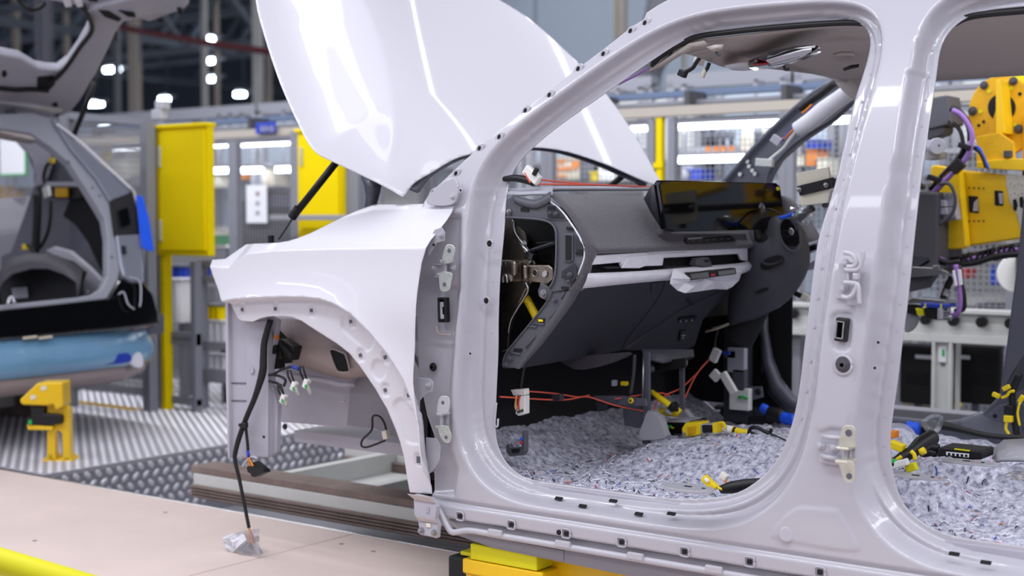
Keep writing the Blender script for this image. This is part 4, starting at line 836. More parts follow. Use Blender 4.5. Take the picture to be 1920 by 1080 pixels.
q = at(1450,848,Z=.69); plate('seat_mount_pad', [Vector((q.x+.07*math.cos(t), q.y+.04*math.sin(t), .722)) for t in np.linspace(0,2*math.pi,15)[:-1]], (0,0,-.02), 'paint_inner', car)
plate('toe_shade_sheet', [Vector((-.31,y,.72)) for y in (.14,1.6)]+[Vector((-.375,y,1.1)) for y in (1.6,.14)], (-.02,0,-.02), 'inner_black', car)  # black sheet paints the deep footwell shade under the dash
plate('far_shade_sheet', [Vector((-.37,1.585,.7)),Vector((.12,1.585,.7)),Vector((.12,1.585,1.3)),Vector((-.37,1.585,1.3))], (0,.01,0), 'inner_black', car)  # black colour stands in for shade along the far footwell wall
# ---- loose cables on the floor
hv = thing('high_voltage_cable', at(1330,815,Y=.72), 'yellow high-voltage plug with yellow sleeve and black cable lying on the tunnel felt', 'cable')
b_ = ppl('plug_housing', [(1278,803),(1284,793),(1313,792),(1314,815),(1300,818),(1278,818)], (0,.06,0), 'yellow_plug', hv, Y=.70, bevel=.004); ppl('plug_mouth', [(1288,801),(1305,799),(1304,814),(1290,815)], (0,.003,0), 'yellow_dark', b_, Y=.697, bevel=.001)
ppl('plug_housing', [(1313,796),(1342,794),(1342,812),(1314,814)], (0,.05,0), 'plastic_light', hv, Y=.70, bevel=.003); ppl('plug_lock', [(1315,797),(1333,797),(1334,811),(1316,812)], (0,.01,0), 'black', b_, Y=.69, bevel=.004); ppl('plug_collar', [(1335,793),(1342,793),(1343,812),(1336,813)], (0,.05,0), 'yellow_plug', b_, Y=.685)
tube('yellow_sleeve', P3([(1342,802),(1356,803),(1372,806),(1390,810),(1404,813)], .73), .011, 'yellow_plug', hv, n=12); tube('yellow_sleeve', P3([(1344,800),(1350,793),(1358,794),(1360,804)], .71), .004, 'yellow_plug', hv)
tube('paper_label', P3([(1358,803),(1374,806.5)], .73), .0125, 'paper', hv, n=12, sm=0); tube('black_band', P3([(1376,807.5),(1380,808.5)], .73), .0125, 'black', hv, n=12, sm=0)
tube('black_cable', P3([(1404,813),(1420,822),(1440,833),(1462,842),(1480,850)], .72), [.011,.014,.016,.014,.012], 'black', hv, n=10); tube('black_cable', P3([(1404,812),(1408,803),(1420,802),(1440,812),(1460,822),(1472,828),(1468,838),(1452,850)], .70), .006, 'black', hv); box('cable_clip', at(1444,812,Y=.70), (.010,.01,.03), 'black', hv, rot=(0,R(20),0)); box('cable_clip', at(1436,827,Y=.69), (.026,.01,.02), 'rubber_grey', hv, rot=(0,R(25),0))
q = at(1282,822,Y=.67); cyl('stud', q+Vector((0,0,-.012)), q+Vector((0,0,.02)), .006, 'steel', car); cyl('stud_washer', q+Vector((0,0,-.006)), q+Vector((0,0,-.003)), .012, 'steel', car)
bxm = ppl('floor_module', [(1240,798),(1249,788),(1298,790),(1290,818),(1244,816)], (0,.10,0), 'black_gloss', car, Y=.76); ppl('module_lid', [(1250,787),(1295,788),(1290,793),(1248,792)], (0,.08,0), 'plastic_light', bxm, Y=.75); box('green_dot', at(1256,800,Y=.75), (.015,.006,.010), 'green', bxm); box('yellow_dot', at(1261,802,Y=.75), (.012,.006,.006), 'yellow_pad', bxm)
ys_ = thing('yellow_conduit', at(1250,757,Y=.72), 'yellow conduit with black clip leaning above the black floor module', 'cable')
tube('sleeve', P3([(1221,734),(1250,756),(1274,774)], .72), [.008,.011,.013], 'yellow_plug', ys_, n=12, sm=1); tube('sleeve', P3([(1238,770),(1255,774),(1268,776)], .75), .011, 'yellow_plug', ys_, n=12); tube('paper_label', P3([(1248,768),(1262,773)], .745), .012, 'paper', ys_); box('clip', at(1263,763,Y=.70), (.022,.03,.028), 'black', ys_, rot=(0,R(40),0)); box('clip', at(1269,766,Y=.69), (.010,.01,.02), 'black', ys_)
fh = thing('airbag_plug_harness', at(1370,915,Z=.68), 'black taped harness ending in a yellow plug and white plug near the front seat mount', 'cable')
tube('harness', [at(a,b,Y=y) for a,b,y in [(1352,918,.17),(1372,914,.17),(1400,909,.18),(1430,905,.19),(1470,900,.2)]], [.011,.017,.017,.013,.012], 'black', fh, n=10)
b_ = box('yellow_plug', at(1330,905,Y=.165), (.044,.02,.019), 'yellow_plug', fh, rot=(0,R(38),0)); box('plug_label', at(1325,900,Y=.15), (.014,.004,.010), 'paper', fh, rot=(0,R(38),0)); box('plug_boot', at(1341,911,Y=.16), (.016,.018,.012), 'yellow_plug', fh, rot=(0,R(38),0)); tube('yellow_wire', P3([(1343,911),(1348,915),(1356,918)], .16), .004, 'yellow_plug', fh)
box('white_plug', at(1358,893,Y=.2), (.022,.02,.018), 'white_plug', fh, rot=(0,R(30),0)); tube('orange_wire', P3([(1360,899),(1362,906),(1364,911)], .19), .003, 'orange', fh)
far_h = thing('sill_harness', at(1450,790,Y=1.5), 'black harness wrapped in blue tape along the far sill of the front doorway', 'cable')
tube('harness', P3([(1355,768),(1375,782),(1400,790),(1430,790),(1450,783)], 1.48), .02, 'black', far_h, n=10); tube('blue_tape', P3([(1428,764),(1436,768),(1440,774)], 1.46), .018, 'blue', far_h); tube('harness', P3([(1442,776),(1455,778),(1466,782)], 1.46), .028, 'black', far_h, n=10); tube('blue_tape', P3([(1466,782),(1478,786),(1490,787)], 1.46), .022, 'blue', far_h)
for a,b,m in ((1342,667,'white_plug'),(1362,663,'white_plug'),(1345,706,'white_plug'),(1370,714,'white_plug')):
    pass
fp = thing('plug_cluster', at(1365,715,Y=1.3), 'white plugs dangling in front of the far kick panel', 'connector')
box('plug_body', at(1341,666,Y=1.3), (.03,.02,.05), 'white_plug', fp, rot=(0,R(25),0)); box('plug_body', at(1342,704,Y=1.3), (.035,.02,.035), 'white_plug', fp, rot=(0,R(-50),0)); box('plug_body', at(1366,718,Y=1.3), (.028,.02,.085), 'white_plug', fp, rot=(0,R(-35),0)); box('blue_tab', at(1362,662,Y=1.3), (.03,.01,.012), 'blue_flat', fp)
tube('cable', P3([(1341,655),(1340,640),(1345,620)], 1.3), .006, 'black', fp); tube('green_wire', P3([(1384,745),(1392,744),(1402,748)], 1.42), .005, 'green', fp)
# rear floor cables
rh = thing('rear_floor_harness', at(1720,830,Z=.72), 'thick black taped harness with yellow and white plugs on the rear footwell felt', 'cable')
tube('harness', [at(a,b,Y=y) for a,b,y in [(1675,868,.48),(1695,856,.5),(1712,846,.52),(1728,832,.55),(1748,820,.6)]], [.012,.016,.018,.022,.022], 'black', rh, n=12)
tube('harness', P3([(1730,822),(1745,806),(1765,798),(1800,805),(1860,818),(1930,822)], 1.2), [.022,.028,.016,.012,.010,.010], 'black', rh, n=10); tube('blue_tape', P3([(1700,800),(1712,804),(1722,804)], 1.15), .022, 'blue', rh)
tube('plastic_wrap', P3([(1740,803),(1752,794),(1762,796)], 1.1), .03, 'film_clear', rh)
tube('yellow_wire', P3([(1708,846),(1714,852),(1716,862)], .48), .006, 'yellow_plug', rh); box('yellow_plug', at(1709,876,Y=.44), (.030,.02,.022), 'yellow_pad', rh, rot=(0,R(-20),0)); tube('yellow_wire', P3([(1690,856),(1682,862),(1678,866)], .46), .005, 'yellow_plug', rh); tube('yellow_wire', P3([(1726,848),(1734,844)], .5), .010, 'yellow_plug', rh, n=10)
box('white_plug', at(1688,869,Y=.42), (.045,.02,.018), 'white_plug', rh, rot=(0,R(-20),0)); box('green_plug', at(1674,868,Y=.42), (.02,.02,.02), 'green', rh); box('yellow_plug', at(1682,836,Y=.5), (.04,.03,.02), 'yellow_plug', rh, rot=(0,R(15),0)); box('orange_plug', at(1676,814,Y=.55), (.02,.03,.02), 'orange', rh); tube('wrap', P3([(1668,820),(1685,812),(1700,820),(1705,835)], .7), .03, 'film_clear', rh)
cm = ppl('control_module', [(1757,842),(1763,838),(1842,846),(1841,862),(1800,863),(1757,857)], (0,.10,.0), 'black', car, Y=.72, bevel=.004); cm['label'] = 'flat black control unit'; ppl('module_label', [(1774,847),(1817,851),(1816,858),(1774,853)], (0,.002,0), 'paper', cm, Y=.718, bevel=0); ppl('module_sticker', [(1790,840.5),(1819,844),(1818,846.5),(1789,843)], (0,.002,0), 'yellow_pad', cm, Y=.716, bevel=0)
for i in range(5): ppl('label_print', [(1777+i*8,849+i*.8),(1782+i*8,849.5+i*.8),(1782+i*8,855+i*.6),(1777+i*8,854+i*.6)], (0,.001,0), 'black', cm, Y=.7175, bevel=0)
tube('module_cable', P3([(1757,852),(1745,848),(1730,850),(1735,838),(1760,840)], .74), .012, 'black', car)
sb_ = loft('seat_bracket', [P3([(1866,862),(1868,845),(1885,830),(1930,828)], .9), P3([(1866,864),(1872,856),(1900,846),(1940,846)], .8), P3([(1868,868),(1880,866),(1910,866),(1945,868)], .75)], 'paint_inner', car, solid=.01)
bg = bagmesh('plastic_bag', at(1915,908,Z=.70), .07, .03, 21, m='film_clear', parent=None); tag(bg, 'crumpled clear plastic bag on the rear footwell felt', 'bag')
MB().b2(at(1893,921,Z=.68), at(1925,928,Z=.66)).build('bag_buckle', 'black', None) if False else None
# yellow wires at far rear pillar
yw = thing('pillar_harness', at(1895,770,Y=1.5), 'black pillar harness with yellow plugs behind the rear doorway', 'cable')
tube('harness', P3([(1912,700),(1898,735),(1900,770),(1906,815)], 1.52), .012, 'black', yw); tube('yellow_wire', P3([(1902,733),(1893,735),(1888,742),(1878,746)], 1.5), .005, 'yellow_plug', yw)
for a,b,r_ in ((1887,727,-30),(1868,741,20),(1915,748,-60)): box('yellow_plug', at(a,b,Y=1.5), (.026,.015,.015), 'yellow_plug', yw, rot=(0,R(r_),0))
box('plug_body', at(1893,768,Y=1.5), (.03,.03,.03), 'black', yw); box('yellow_plug', at(1891,785,Y=1.49), (.028,.02,.022), 'yellow_plug', yw); tube('yellow_wire', P3([(1888,790),(1886,804),(1892,814)], 1.49), .005, 'yellow_plug', yw); tube('yellow_wire', P3([(1912,755),(1908,775),(1912,798)], 1.49), .004, 'yellow_plug', yw)
# ================================================================== ENGINE BAY FRONT, HANGING HARNESS
ra = ppl('radiator_support', [(425,566),(500,566),(502,690),(502,858),(430,860),(427,720)], (0,.03,0), 'ecoat', car, Y=.03, bevel=.006); ra['label'] = 'grey coated front support panel'
ppl('support_step', [(503,590),(520,600),(505,700),(520,760),(518,848),(502,858)], (0,.02,0), 'ecoat', ra, Y=.05); ppl('edge_flange', [(422,566),(427,566),(430,860),(427,860),(423,720)], (0,.02,0), 'paint_body', ra, Y=.015)
for b in (718, 751): tube('panel_joint', P3([(428,b),(500,b+1)], .028), .0018, 'inner_dark', ra)
ppl('support_face', [(461,605),(502,600),(502,858),(462,856)], (0,.006,0), 'ecoat', ra, Y=.024, bevel=.003); hole(472,695,.008,.02,rim=1,m='ecoat',mr='ecoat'); hole(494,819,.004,.02,rim=0)
ap = ppl('inner_apron', [(516,590),(600,590),(760,640),(800,720),(800,806),(720,806),(620,799),(516,790)], (0,.02,0), 'ecoat', car, Y=.26, bevel=.004); ap['label'] = 'grey inner wheel apron of the engine bay'
loft('apron_tower', [P3([(525,596),(527,640),(545,680),(600,700),(650,712),(690,706)], .20), P3([(560,600),(570,630),(590,655),(625,672),(660,682),(692,690)], .13), P3([(600,600),(625,615),(650,632),(672,650),(690,665),(700,680)], .15)], 'ecoat_brown', ap, solid=.006)
t_ = ppl('tower_opening', [(617,657),(624,654),(640,660),(648,665),(655,690),(654,697),(640,698),(630,692)], (0,.004,0), 'inner_black', ap, Y=.125, sm=2); tube('opening_lip', [at(a,b,Y=.122) for a,b in [(617,657),(624,654),(640,660),(648,665),(655,690),(654,697),(640,698),(630,692),(617,657)]], .0035, 'ecoat_brown', t_)
for a, b in ((578,637),(592,661)): hole(a,b,.006,.16,rim=1.5,mr='ecoat_brown')
loft('apron_ledge', [P3([(525,690),(560,700),(600,706),(640,716),(665,716)], .2), P3([(525,696),(560,705),(600,712),(640,722),(668,722)], .22)], 'ecoat', ap, solid=.01)
ppl('sealed_panel', [(656,730),(690,680),(735,720),(770,800),(770,860),(740,820),(700,802),(650,797)], (0,.01,0), 'ecoat_rough', ap, Y=.24)
tube('brake_line', P3([(724,806),(720,792),(712,781),(702,779),(698,785),(697,806),(680,824),(678,836),(690,838),(722,826)], .21), .0035, 'black', ap); box('line_clip', at(724,815,Y=.21), (.02,.02,.028), 'cream', ap, rot=(0,R(-15),0))
tube('stud', P3([(637,753),(646,752)], .24), .003, 'paint_body', ap); ppl('gap_plate', [(503,622),(517,612),(545,640),(548,680),(520,684),(505,650)], (0,.003,0), 'inner_black', ap, Y=.15)  # black plate between support panel and apron
hole(534,800,.01,.2,m='black',rim=0)
MB().b2((-1.15,.30,.62),(-.35,1.45,.66)).build('engine_bay_floor', 'ecoat', car); plate('far_apron', [Vector((x,1.45,z)) for x,z in [(-1.2,.75),(-.4,.75),(-.4,1.3),(-1.2,1.25)]], (0,.02,0), 'ecoat', car)
box('front_cross_member', (-1.16,.85,.98), (.05,1.4,.10), 'ecoat', car); box('far_support', (-1.16,1.6,.95), (.12,.10,.75), 'ecoat', car)
ha = thing('front_wiring_harness', at(470,980,Y=-.03), 'long black wiring harness hanging from the front corner with a bagged grey plug', 'cable')
YH = -.005
tube('main_cable', P3([(507,600),(496,640),(494,672),(492,700),(478,745),(462,783),(448,822),(441,850),(441,865),(449,900),(457,940),(463,970),(467,990)], YH), [.010,.011,.012,.013,.0095,.009,.009,.008,.0065,.006,.0058,.0058,.0058], 'rubber', ha, n=10)
tube('branch', P3([(460,790),(462,812),(464,830),(465,845)], YH), .005, 'black', ha); tube('blue_tape', P3([(464,845),(467,860)], YH-.005), .0055, 'blue_flat', ha, sm=0); cl = box('cable_clip', at(459,797,Y=YH-.012), (.022,.014,.018), 'black', ha); cyl('clip_head', at(449,797,Y=YH-.012), at(453,797,Y=YH-.012), .006, 'black', cl)
cn = ppl('black_plug', [(462,876),(474,866),(492,880),(496,886),(478,895),(471,894),(469,888),(464,886)], (0,.03,0), 'black', ha, Y=YH-.02, bevel=.002)
tube('grey_clamp', P3([(455,875),(462,864),(474,857),(483,860)], YH-.022), .0042, 'plastic_light', cn)
for i, m in enumerate(('orange','red','yellow_plug','maroon')): tube('wire', P3([(465+i*1.2,858),(467+i*2,866),(469+i*2.4,874)], YH-.03), .0022, m, cn)
pg = ppl('grey_plug', [(440,1033),(466,1014),(486,1046),(462,1062),(455,1058)], (0,.03,0), 'plastic_light', ha, Y=YH-.01, bevel=.003)
for i in range(7): ppl('plug_pin', [(466+i*2.8,1017+i*4.6),(469+i*2.8,1016+i*4.6),(471+i*2.8,1018.6+i*4.6),(468+i*2.8,1020+i*4.6)], (0,.002,0), 'black', pg, Y=YH-.014, bevel=0)
ppl('plug_rib', [(455,1036),(465,1030),(468,1034),(463,1037),(466,1044),(461,1047)], (0,.004,0), 'paint_inner', pg, Y=YH-.016)
for i, m in enumerate(('orange','orange','red','maroon','beige')): tube('wire', P3([(466+i*.8,990),(468+i*2,1003),(470+i*3,1020)], YH-.012), .0022, m, ha)
box('plug_key', at(482,1010,Y=YH-.012), (.012,.012,.02), 'black', ha); 
bagm = thing('plastic_bag', at(452,1075,Y=YH), 'clear plastic bag around the plug at the bottom of the hanging harness', 'bag')
def sheet(name, pts, Y, m, parent, seed, amp=.012):
    rs = random.Random(seed); P = [at(a,b,Y=Y+rs.uniform(-amp,amp)) for a,b in pts]; c = sum(P, Vector())/len(P); n = len(P); V = [c+Vector((0,-amp,0))]+[c+(p-c)*.5+Vector((rs.uniform(-amp,amp),rs.uniform(-amp,amp),rs.uniform(-amp,amp)))*.6 for p in P]+P
    return obj(name, V, [(0,1+i,1+(i+1)%n) for i in range(n)]+[(1+i,1+n+i,1+n+(i+1)%n,1+(i+1)%n) for i in range(n)], m, parent, solid=.001)
sheet('bag_front', [(418,1011),(440,1000),(462,994),(487,991),(486,1020),(488,1052),(480,1066),(455,1073),(444,1074),(436,1050),(425,1030)], YH-.035, 'film_clear', bagm, 4)
sheet('bag_back', [(418,1011),(440,1000),(462,994),(487,991),(486,1020),(488,1052),(480,1066),(455,1073),(444,1074),(436,1050),(425,1030)], YH+.03, 'film_clear', bagm, 9)
sheet('bag_crumple', [(418,1008),(438,1000),(458,1002),(462,1012),(448,1024),(436,1036),(424,1026)], YH-.04, 'film_white', bagm, 6, .01)
bh = thing('bulb_harness', at(550,740,Y=.05), 'branching black wires with three clear bulb sockets inside the wheel arch', 'cable')
for pts in ([(496,705),(515,700),(528,693),(545,688),(552,690)], [(494,702),(520,704),(535,712),(532,724)], [(496,712),(510,716),(522,720),(530,735)]): tube('cable', P3(pts, .03), .0045, 'black', bh)
tube('blue_tape', P3([(549,688),(560,692)], .03), .006, 'blue_flat', bh, sm=0)
for (a,b),(c,d) in (((528,738),(538,762)), ((546,712),(561,742)), ((569,705),(584,740))):
    k = box('socket', (at(a,b,Y=.03)*.6+at(c,d,Y=.03)*.4), (.018,.02,.03), 'white_plug', bh, rot=(0,R(25),0)); 
    q0 = at(a,b,Y=.03); q1 = at(c,d,Y=.03)
    for s_ in (-.006,.006): tube('wire_loop', [q0+Vector((s_-.01,0,.03)), q0+Vector((s_*1.6,-.005,.012)), q0.lerp(q1,.3)+Vector((s_,0,0))], .0035, 'black', k)
    tube('bulb', [q0.lerp(q1,.5), q0.lerp(q1,.8), q1], [.010,.008,.004], 'bulb', k, n=10); box('contact', q0.lerp(q1,.55)+Vector((0,-.01,0)), (.008,.004,.012), 'green', k)
for a,b,m in ((516,628,'orange'),(511,640,'black'),(516,655,'black')): box('bay_plug', at(a,b,Y=.06), (.02,.02,.03), m, bh)
tube('cable', P3([(512,598),(508,620),(520,640),(527,672)], .08), .008, 'black', bh); tube('cable', P3([(520,640),(535,655),(548,668)], .08), .012, 'black', bh); box('black_relay', at(543,655,Y=.1), (.07,.04,.05), 'black', bh, rot=(0,R(20),0)); box('black_relay', at(515,668,Y=.1), (.06,.04,.08), 'black', bh)
# ================================================================== FLOOR, CONVEYOR, PLATFORM
f = MB().b2((-25,-9,-.05),(12,30,0)).build('floor', 'conc', None, kind='structure')
HY = at(425,957,Z=.3).y
wf = thing('walkway_floor', (-2.5,-.6,0), 'beige smooth walkway deck running beside the car line', 'walkway')
seams = [-7.5,-5.05,-3.1,-.97,1.2,3.4]
xe = at(560,1080,Z=.3).x
for i in range(len(seams)-1):
    MB().b2((seams[i]+.003,-.62,.02),(seams[i+1]-.003,HY,.30)).build('deck_panel', 'wood_plate', wf, bevel=.003)
for i in range(len(seams)-1):
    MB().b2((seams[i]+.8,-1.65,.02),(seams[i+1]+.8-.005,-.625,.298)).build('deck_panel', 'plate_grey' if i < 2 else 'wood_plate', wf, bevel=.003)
tube('deck_nosing', [Vector((-8,HY+.008,.295)), Vector((3,HY+.008,.295))], .008, 'steel', wf, sm=0)
q = at(68,1054,Z=.3); box('deck_slot', (q.x,q.y,.299), (.09,.02,.004), 'inner_dark', wf)
for a, b in ((65,1014),(700,1034),(640,1020),(310,961)): q = at(a,b,Z=.3); cyl('deck_rivet', (q.x,q.y,.299), (q.x,q.y,.3015), .008, 'plate_grey', wf, bevel=0)
rail = thing('yellow_guard_rail', at(20,1070,Y=-1.0), 'blurred yellow guard rail at the near edge of the walkway', 'rail')
r0 = at(-60,1034,Y=-1.35); r1 = at(130,1092,Y=-1.35); dd = (r1-r0)
tube('rail_tube', [r0-dd*2, r1+dd*1.2], .03, 'yellow_pad', rail, n=16, sm=0); 
for k in (-1.6, -.2, 1.15): tube('rail_post', [r0+dd*k, Vector(((r0+dd*k).x, (r0+dd*k).y, 0))], .022, 'yellow_pad', rail, n=12, sm=0)
# skid / ladder frame
sk = thing('skid_conveyor', (-.6,.9,.0), 'long steel skid frame with brown worn rails and cross members under the car', 'conveyor')
xl_ = at(358,885,Y=.55).x
for y in (.55, 1.42):
    r_ = MB().b2((xl_,y,.385),(2.4,y+.13,.412)).b2((xl_+.02,y+.04,.30),(2.4,y+.09,.385)).build('skid_rail', 'rust_steel', sk, bevel=.002)
    MB().b2((xl_+.02,y-.005,.285),(2.4,y+.04,.384)).build('rail_web', 'frame_grey', r_, bevel=.002)
    mb = MB()
    for i in range(4): mb.b2((xl_+.03,y-.035,.298+.012*i),(2.4,y+.0,.305+.012*i))
    mb.build('rail_ribs', 'rust_steel', r_, smooth=False)
for x in (-1.72,-1.25,-.72,-.2,.4,1.0,1.6): MB().b2((x,.66,.30),(x+.05,1.42,.385)).build('cross_member', 'frame_grey', sk, bevel=.003)
MB().b2((xl_+.05,.68,.29),(2.4,1.42,.30)).build('bottom_plate', 'frame_grey', sk)
# guide rail with rollers behind the skid
gr = thing('roller_guide', (-1,2.1,0), 'grey guide beam with black rollers running behind the car line', 'conveyor')
MB().b2((-2.6,2.05,.55),(2.2,2.15,.67)).build('guide_beam', 'rail_grey', gr, bevel=.004); MB().b2((-2.6,1.95,.42),(2.2,2.15,.50)).build('guide_beam', 'rust_steel', gr, bevel=.004)
for i in range(16): x = -2.4+i*.22; cyl('guide_roller', (x,2.05,.60), (x,2.02,.60), .028, 'black', gr)
for x in (-1.9,-1.0,0,1.0,2.0): MB().b2((x,2.06,0),(x+.12,2.14,.6)).build('guide_leg', 'frame_grey', gr)
# yellow support
ys2 = thing('yellow_support', at(920,1080,Y=.1), 'yellow lifting bracket with rubbery pad under the sill front end', 'support')
q = at(900,1040,Y=.08)
MB().b2((-.14,.02,.405),(.10,.16,.452)).build('support_pad', 'yellow_pad', ys2, bevel=.004); MB().b2((-.17,.02,.36),(.12,.17,.403)).build('support_head', 'yellow', ys2, bevel=.005)
plate('support_gusset', [Vector((-.17,.03,.36)),Vector((.12,.03,.36)),Vector((.04,.03,.20)),Vector((-.10,.03,.20))], (0,.12,0), 'yellow', ys2, bevel=.006)
MB().b2((-.02,.10,.35),(.5,.40,.43)).build('support_arm', 'yellow', ys2, bevel=.006); MB().b2((.3,.20,.30),(1.6,.48,.37)).build('support_arm', 'yellow_dark', ys2, bevel=.006)
MB().b2((-.25,.05,.22),(-.17,.17,.395)).build('support_bellows', 'rubber', ys2, bevel=.008); MB().b2((-.21,.06,.40),(-.13,.17,.412)).build('side_pad', 'yellow_pad', ys2, bevel=.003); MB().b2((-.18,.08,.0),(.1,.40,.20)).build('support_base', 'inner_dark', ys2, bevel=.006)
MB().b2((.26,.25,.425),(.34,.33,.45)).build('clamp_block', 'yellow', ys2, bevel=.003); cyl('clamp_bolt', (.20,.3,.44), (.26,.3,.44), .012, 'zinc_yellow', ys2)
MB().b2((-.3,.3,.3),(2.2,.34,.33)).build('base_rail', 'inner_dark', ys2)
# diamond plate platform
XP = at(262,862,Z=.3).x; ZP = .305
pf = thing('tread_platform', (-5.5,1.2,0), 'raised aluminium diamond tread platform behind the walkway', 'platform')
MB().b2((-9,HY+.02,.28),(XP,3.2,ZP)).build('top_plate', 'alu_tread', pf, bevel=.003); MB().b2((XP-.03,HY+.02,.0),(XP-.0,3.3,.279)).build('skirt', 'alu_tread_side', pf, bevel=.003)
mb = MB(); i = 0
def stud(mb, c, a, b, n_, L=.016, W=.0065, H=.003):
    c = Vector(c); a = Vector(a); b = Vector(b); n_ = Vector(n_)
    R_ = [c+a*L*math.cos(t)+b*W*math.sin(t) for t in (0,1.05,2.09,3.14,4.19,5.24)]; T_ = [c+n_*H+(p-c)*.5 for p in R_]
    mb.add(R_+T_, [(k,(k+1)%6,6+(k+1)%6,6+k) for k in range(6)]+[(6,7,8,9,10,11)])
x = XP-.02; r = 0
while x > -6.4:
    y = HY+.04+(.0 if r % 2 else .024); c = 0
    while y < 3.17:
        s_ = .707; al = (s_, s_, 0) if (r//2+c) % 2 else (s_, -s_, 0); stud(mb, (x,y,ZP), al, (-al[1], al[0], 0), (0,0,1), .017,.011,.004); y += .048; c += 1
    x -= .034; r += 1
mb.build('tread_stud', 'alu_stud', pf, kind='stuff')
mb = MB(); r = 0; z = .27
while z > .02:
    y = HY+.04+(.0 if r % 2 else .029)
    while y < 3.2:
        s_ = .707; al = (0, s_, s_) if r % 2 else (0, s_, -s_); stud(mb, (XP,y,z), al, (0, -al[2], al[1]), (1,0,0), .024,.014,.005); y += .058
    z -= .042; r += 1
mb.build('skirt_stud', 'alu_stud', pf, kind='stuff')
MB().b2((-6.5,1.95,ZP),(-4.15,2.03,ZP+.004)).build('yellow_floor_line', 'yellow_dark', pf)
# sensor post
qs = at(100,865,Z=ZP); Rv = RT
sp_ = thing('sensor_post', qs, 'yellow sensor post with sloped hood and black scanner on tread platform', 'sensor')
def pq(pts, t, m, name, off=0, bevel=.003, parent=None): 
    n_ = Vector((FW.x, FW.y, 0)).normalized(); P = [at(a,b,p=qs+n_*off,n=n_) for a,b in pts]; return plate(name, P, n_*t, m, parent or sp_, bevel=bevel)
pq([(88,758),(118,752),(130,768),(132,862),(118,864),(116,812),(108,806),(104,812),(104,866),(88,862)], .05, 'yellow', 'post_body')
pq([(72,866),(80,862),(96,850),(104,862),(128,856),(138,864),(110,872),(84,872)], .10, 'yellow', 'post_foot')
hd_ = pq([(36,750),(70,718),(117,717),(119,762),(104,770),(100,758),(88,761),(40,759)], .12, 'yellow', 'sensor_hood', off=-.05, bevel=.008)
for a,b in ((82,728),(62,745)): pq([(a-6,b-3),(a+4,b-5),(a+6,b+2),(a-4,b+5)], .002, 'cream', 'hood_hole', off=-.053, bevel=0, parent=hd_)
sc2 = pq([(57,764),(84,764),(82,775),(116,778),(116,795),(84,798),(54,797),(52,786),(58,782)], .08, 'black', 'scanner', off=-.03, bevel=.006); pq([(50,797),(100,800),(98,807),(52,806)], .09, 'yellow', 'shelf', off=-.03); pq([(52,789),(59,787),(60,796),(53,797)], .01, 'green', 'green_lamp', off=-.04, parent=sc2)
# ================================================================== HALL, FENCE, WORKSTATIONS
MB().b2((-40,26,-.1),(12,26.2,10)).build('wall_back', 'roof_dark', None, kind='structure')
MB().b2((-40,5,10),(12,26,10.1)).build('ceiling', 'roof_dark', None, kind='structure')
MB().b2((-40.2,2,-.1),(-40,26,10)).build('wall_left', 'roof_dark', None, kind='structure')
def wy(a, b, Y): return at(a, b, Y=Y)
def pbox(name, x0, y0, x1, y1, Y, d, m, parent=None, bevel=.004, **k):
    """box whose front face covers the given outline at depth Y, true box in world axes"""
    c0 = at((x0+x1)/2, y0, Y=Y); c1 = at((x0+x1)/2, y1, Y=Y); xa = at(x0,(y0+y1)/2,Y=Y).x; xb = at(x1,(y0+y1)/2,Y=Y).x
    return MB().b2((xa,Y,c1.z),(xb,Y+d,c0.z)).build(name, m, parent, bevel=bevel, **k)
# back mezzanine wall, bright, behind the right half
MB().b2((-9.5,12.0,2.6),(8,12.1,4.6)).build('wall_mezzanine', 'wall_blue', None, kind='structure')
def col(a0, a1, Y, m, label, top=9.9, z0=0):
    p0 = at(a0,300,Y=Y); p1 = at(a1,300,Y=Y); p1.x -= .05; w_ = p1.x-p0.x
    c = thing('column', ((p0.x+p1.x)/2, Y, 0), label, 'column', None)
    for s_ in (0, w_*.78): MB().b2((p0.x+s_,Y,z0),(p0.x+s_+w_*.22,Y+.08,top)).build('flange', m, c)
    MB().b2((p0.x+w_*.2,Y+.03,z0),(p0.x+w_*.8,Y+.05,top)).build('web', m, c); MB().b2((p0.x-.05,Y-.05,z0),(p1.x+.05,Y+.4,z0+.03)).build('base_plate', m, c)
for a0, a1, Y, m, l in [(26,38,13,'post_tan','thin tan steel column furthest left behind the open tailgate'), (70,100,11,'post_grey','wide blue grey column left of the tailgate arm'), (122,131,14,'post_tan','thin tan column just left of the tailgate arm'), (214,225,13,'post_grey','slim grey column right of the tailgate arm, with twin lamps beside it'), (243,264,11,'post_tan','wide tan steel column above the first yellow cabinet'), (379,389,12,'frame_grey','slim pale column with three lamps beside it'), (403,411,15,'post_tan','narrow tan column right of the three stacked lamps'), (475,492,10.5,'frame_grey','pale column touching the left edge of the raised hood'), (497,509,16,'post_tan','dim tan column between pale column and the raised hood'), (1001,1012,12,'frame_grey','slim pale column above the windscreen pillar'), (1150,1176,11,'post_tan','wide tan column left of the car windscreen pillar top'), (1276,1290,10.5,'frame_grey','pale column seen under the headliner connectors'), (1420,1432,11,'frame_grey','pale column behind the overhead console')]:
    col(a0, a1, Y, m, l)
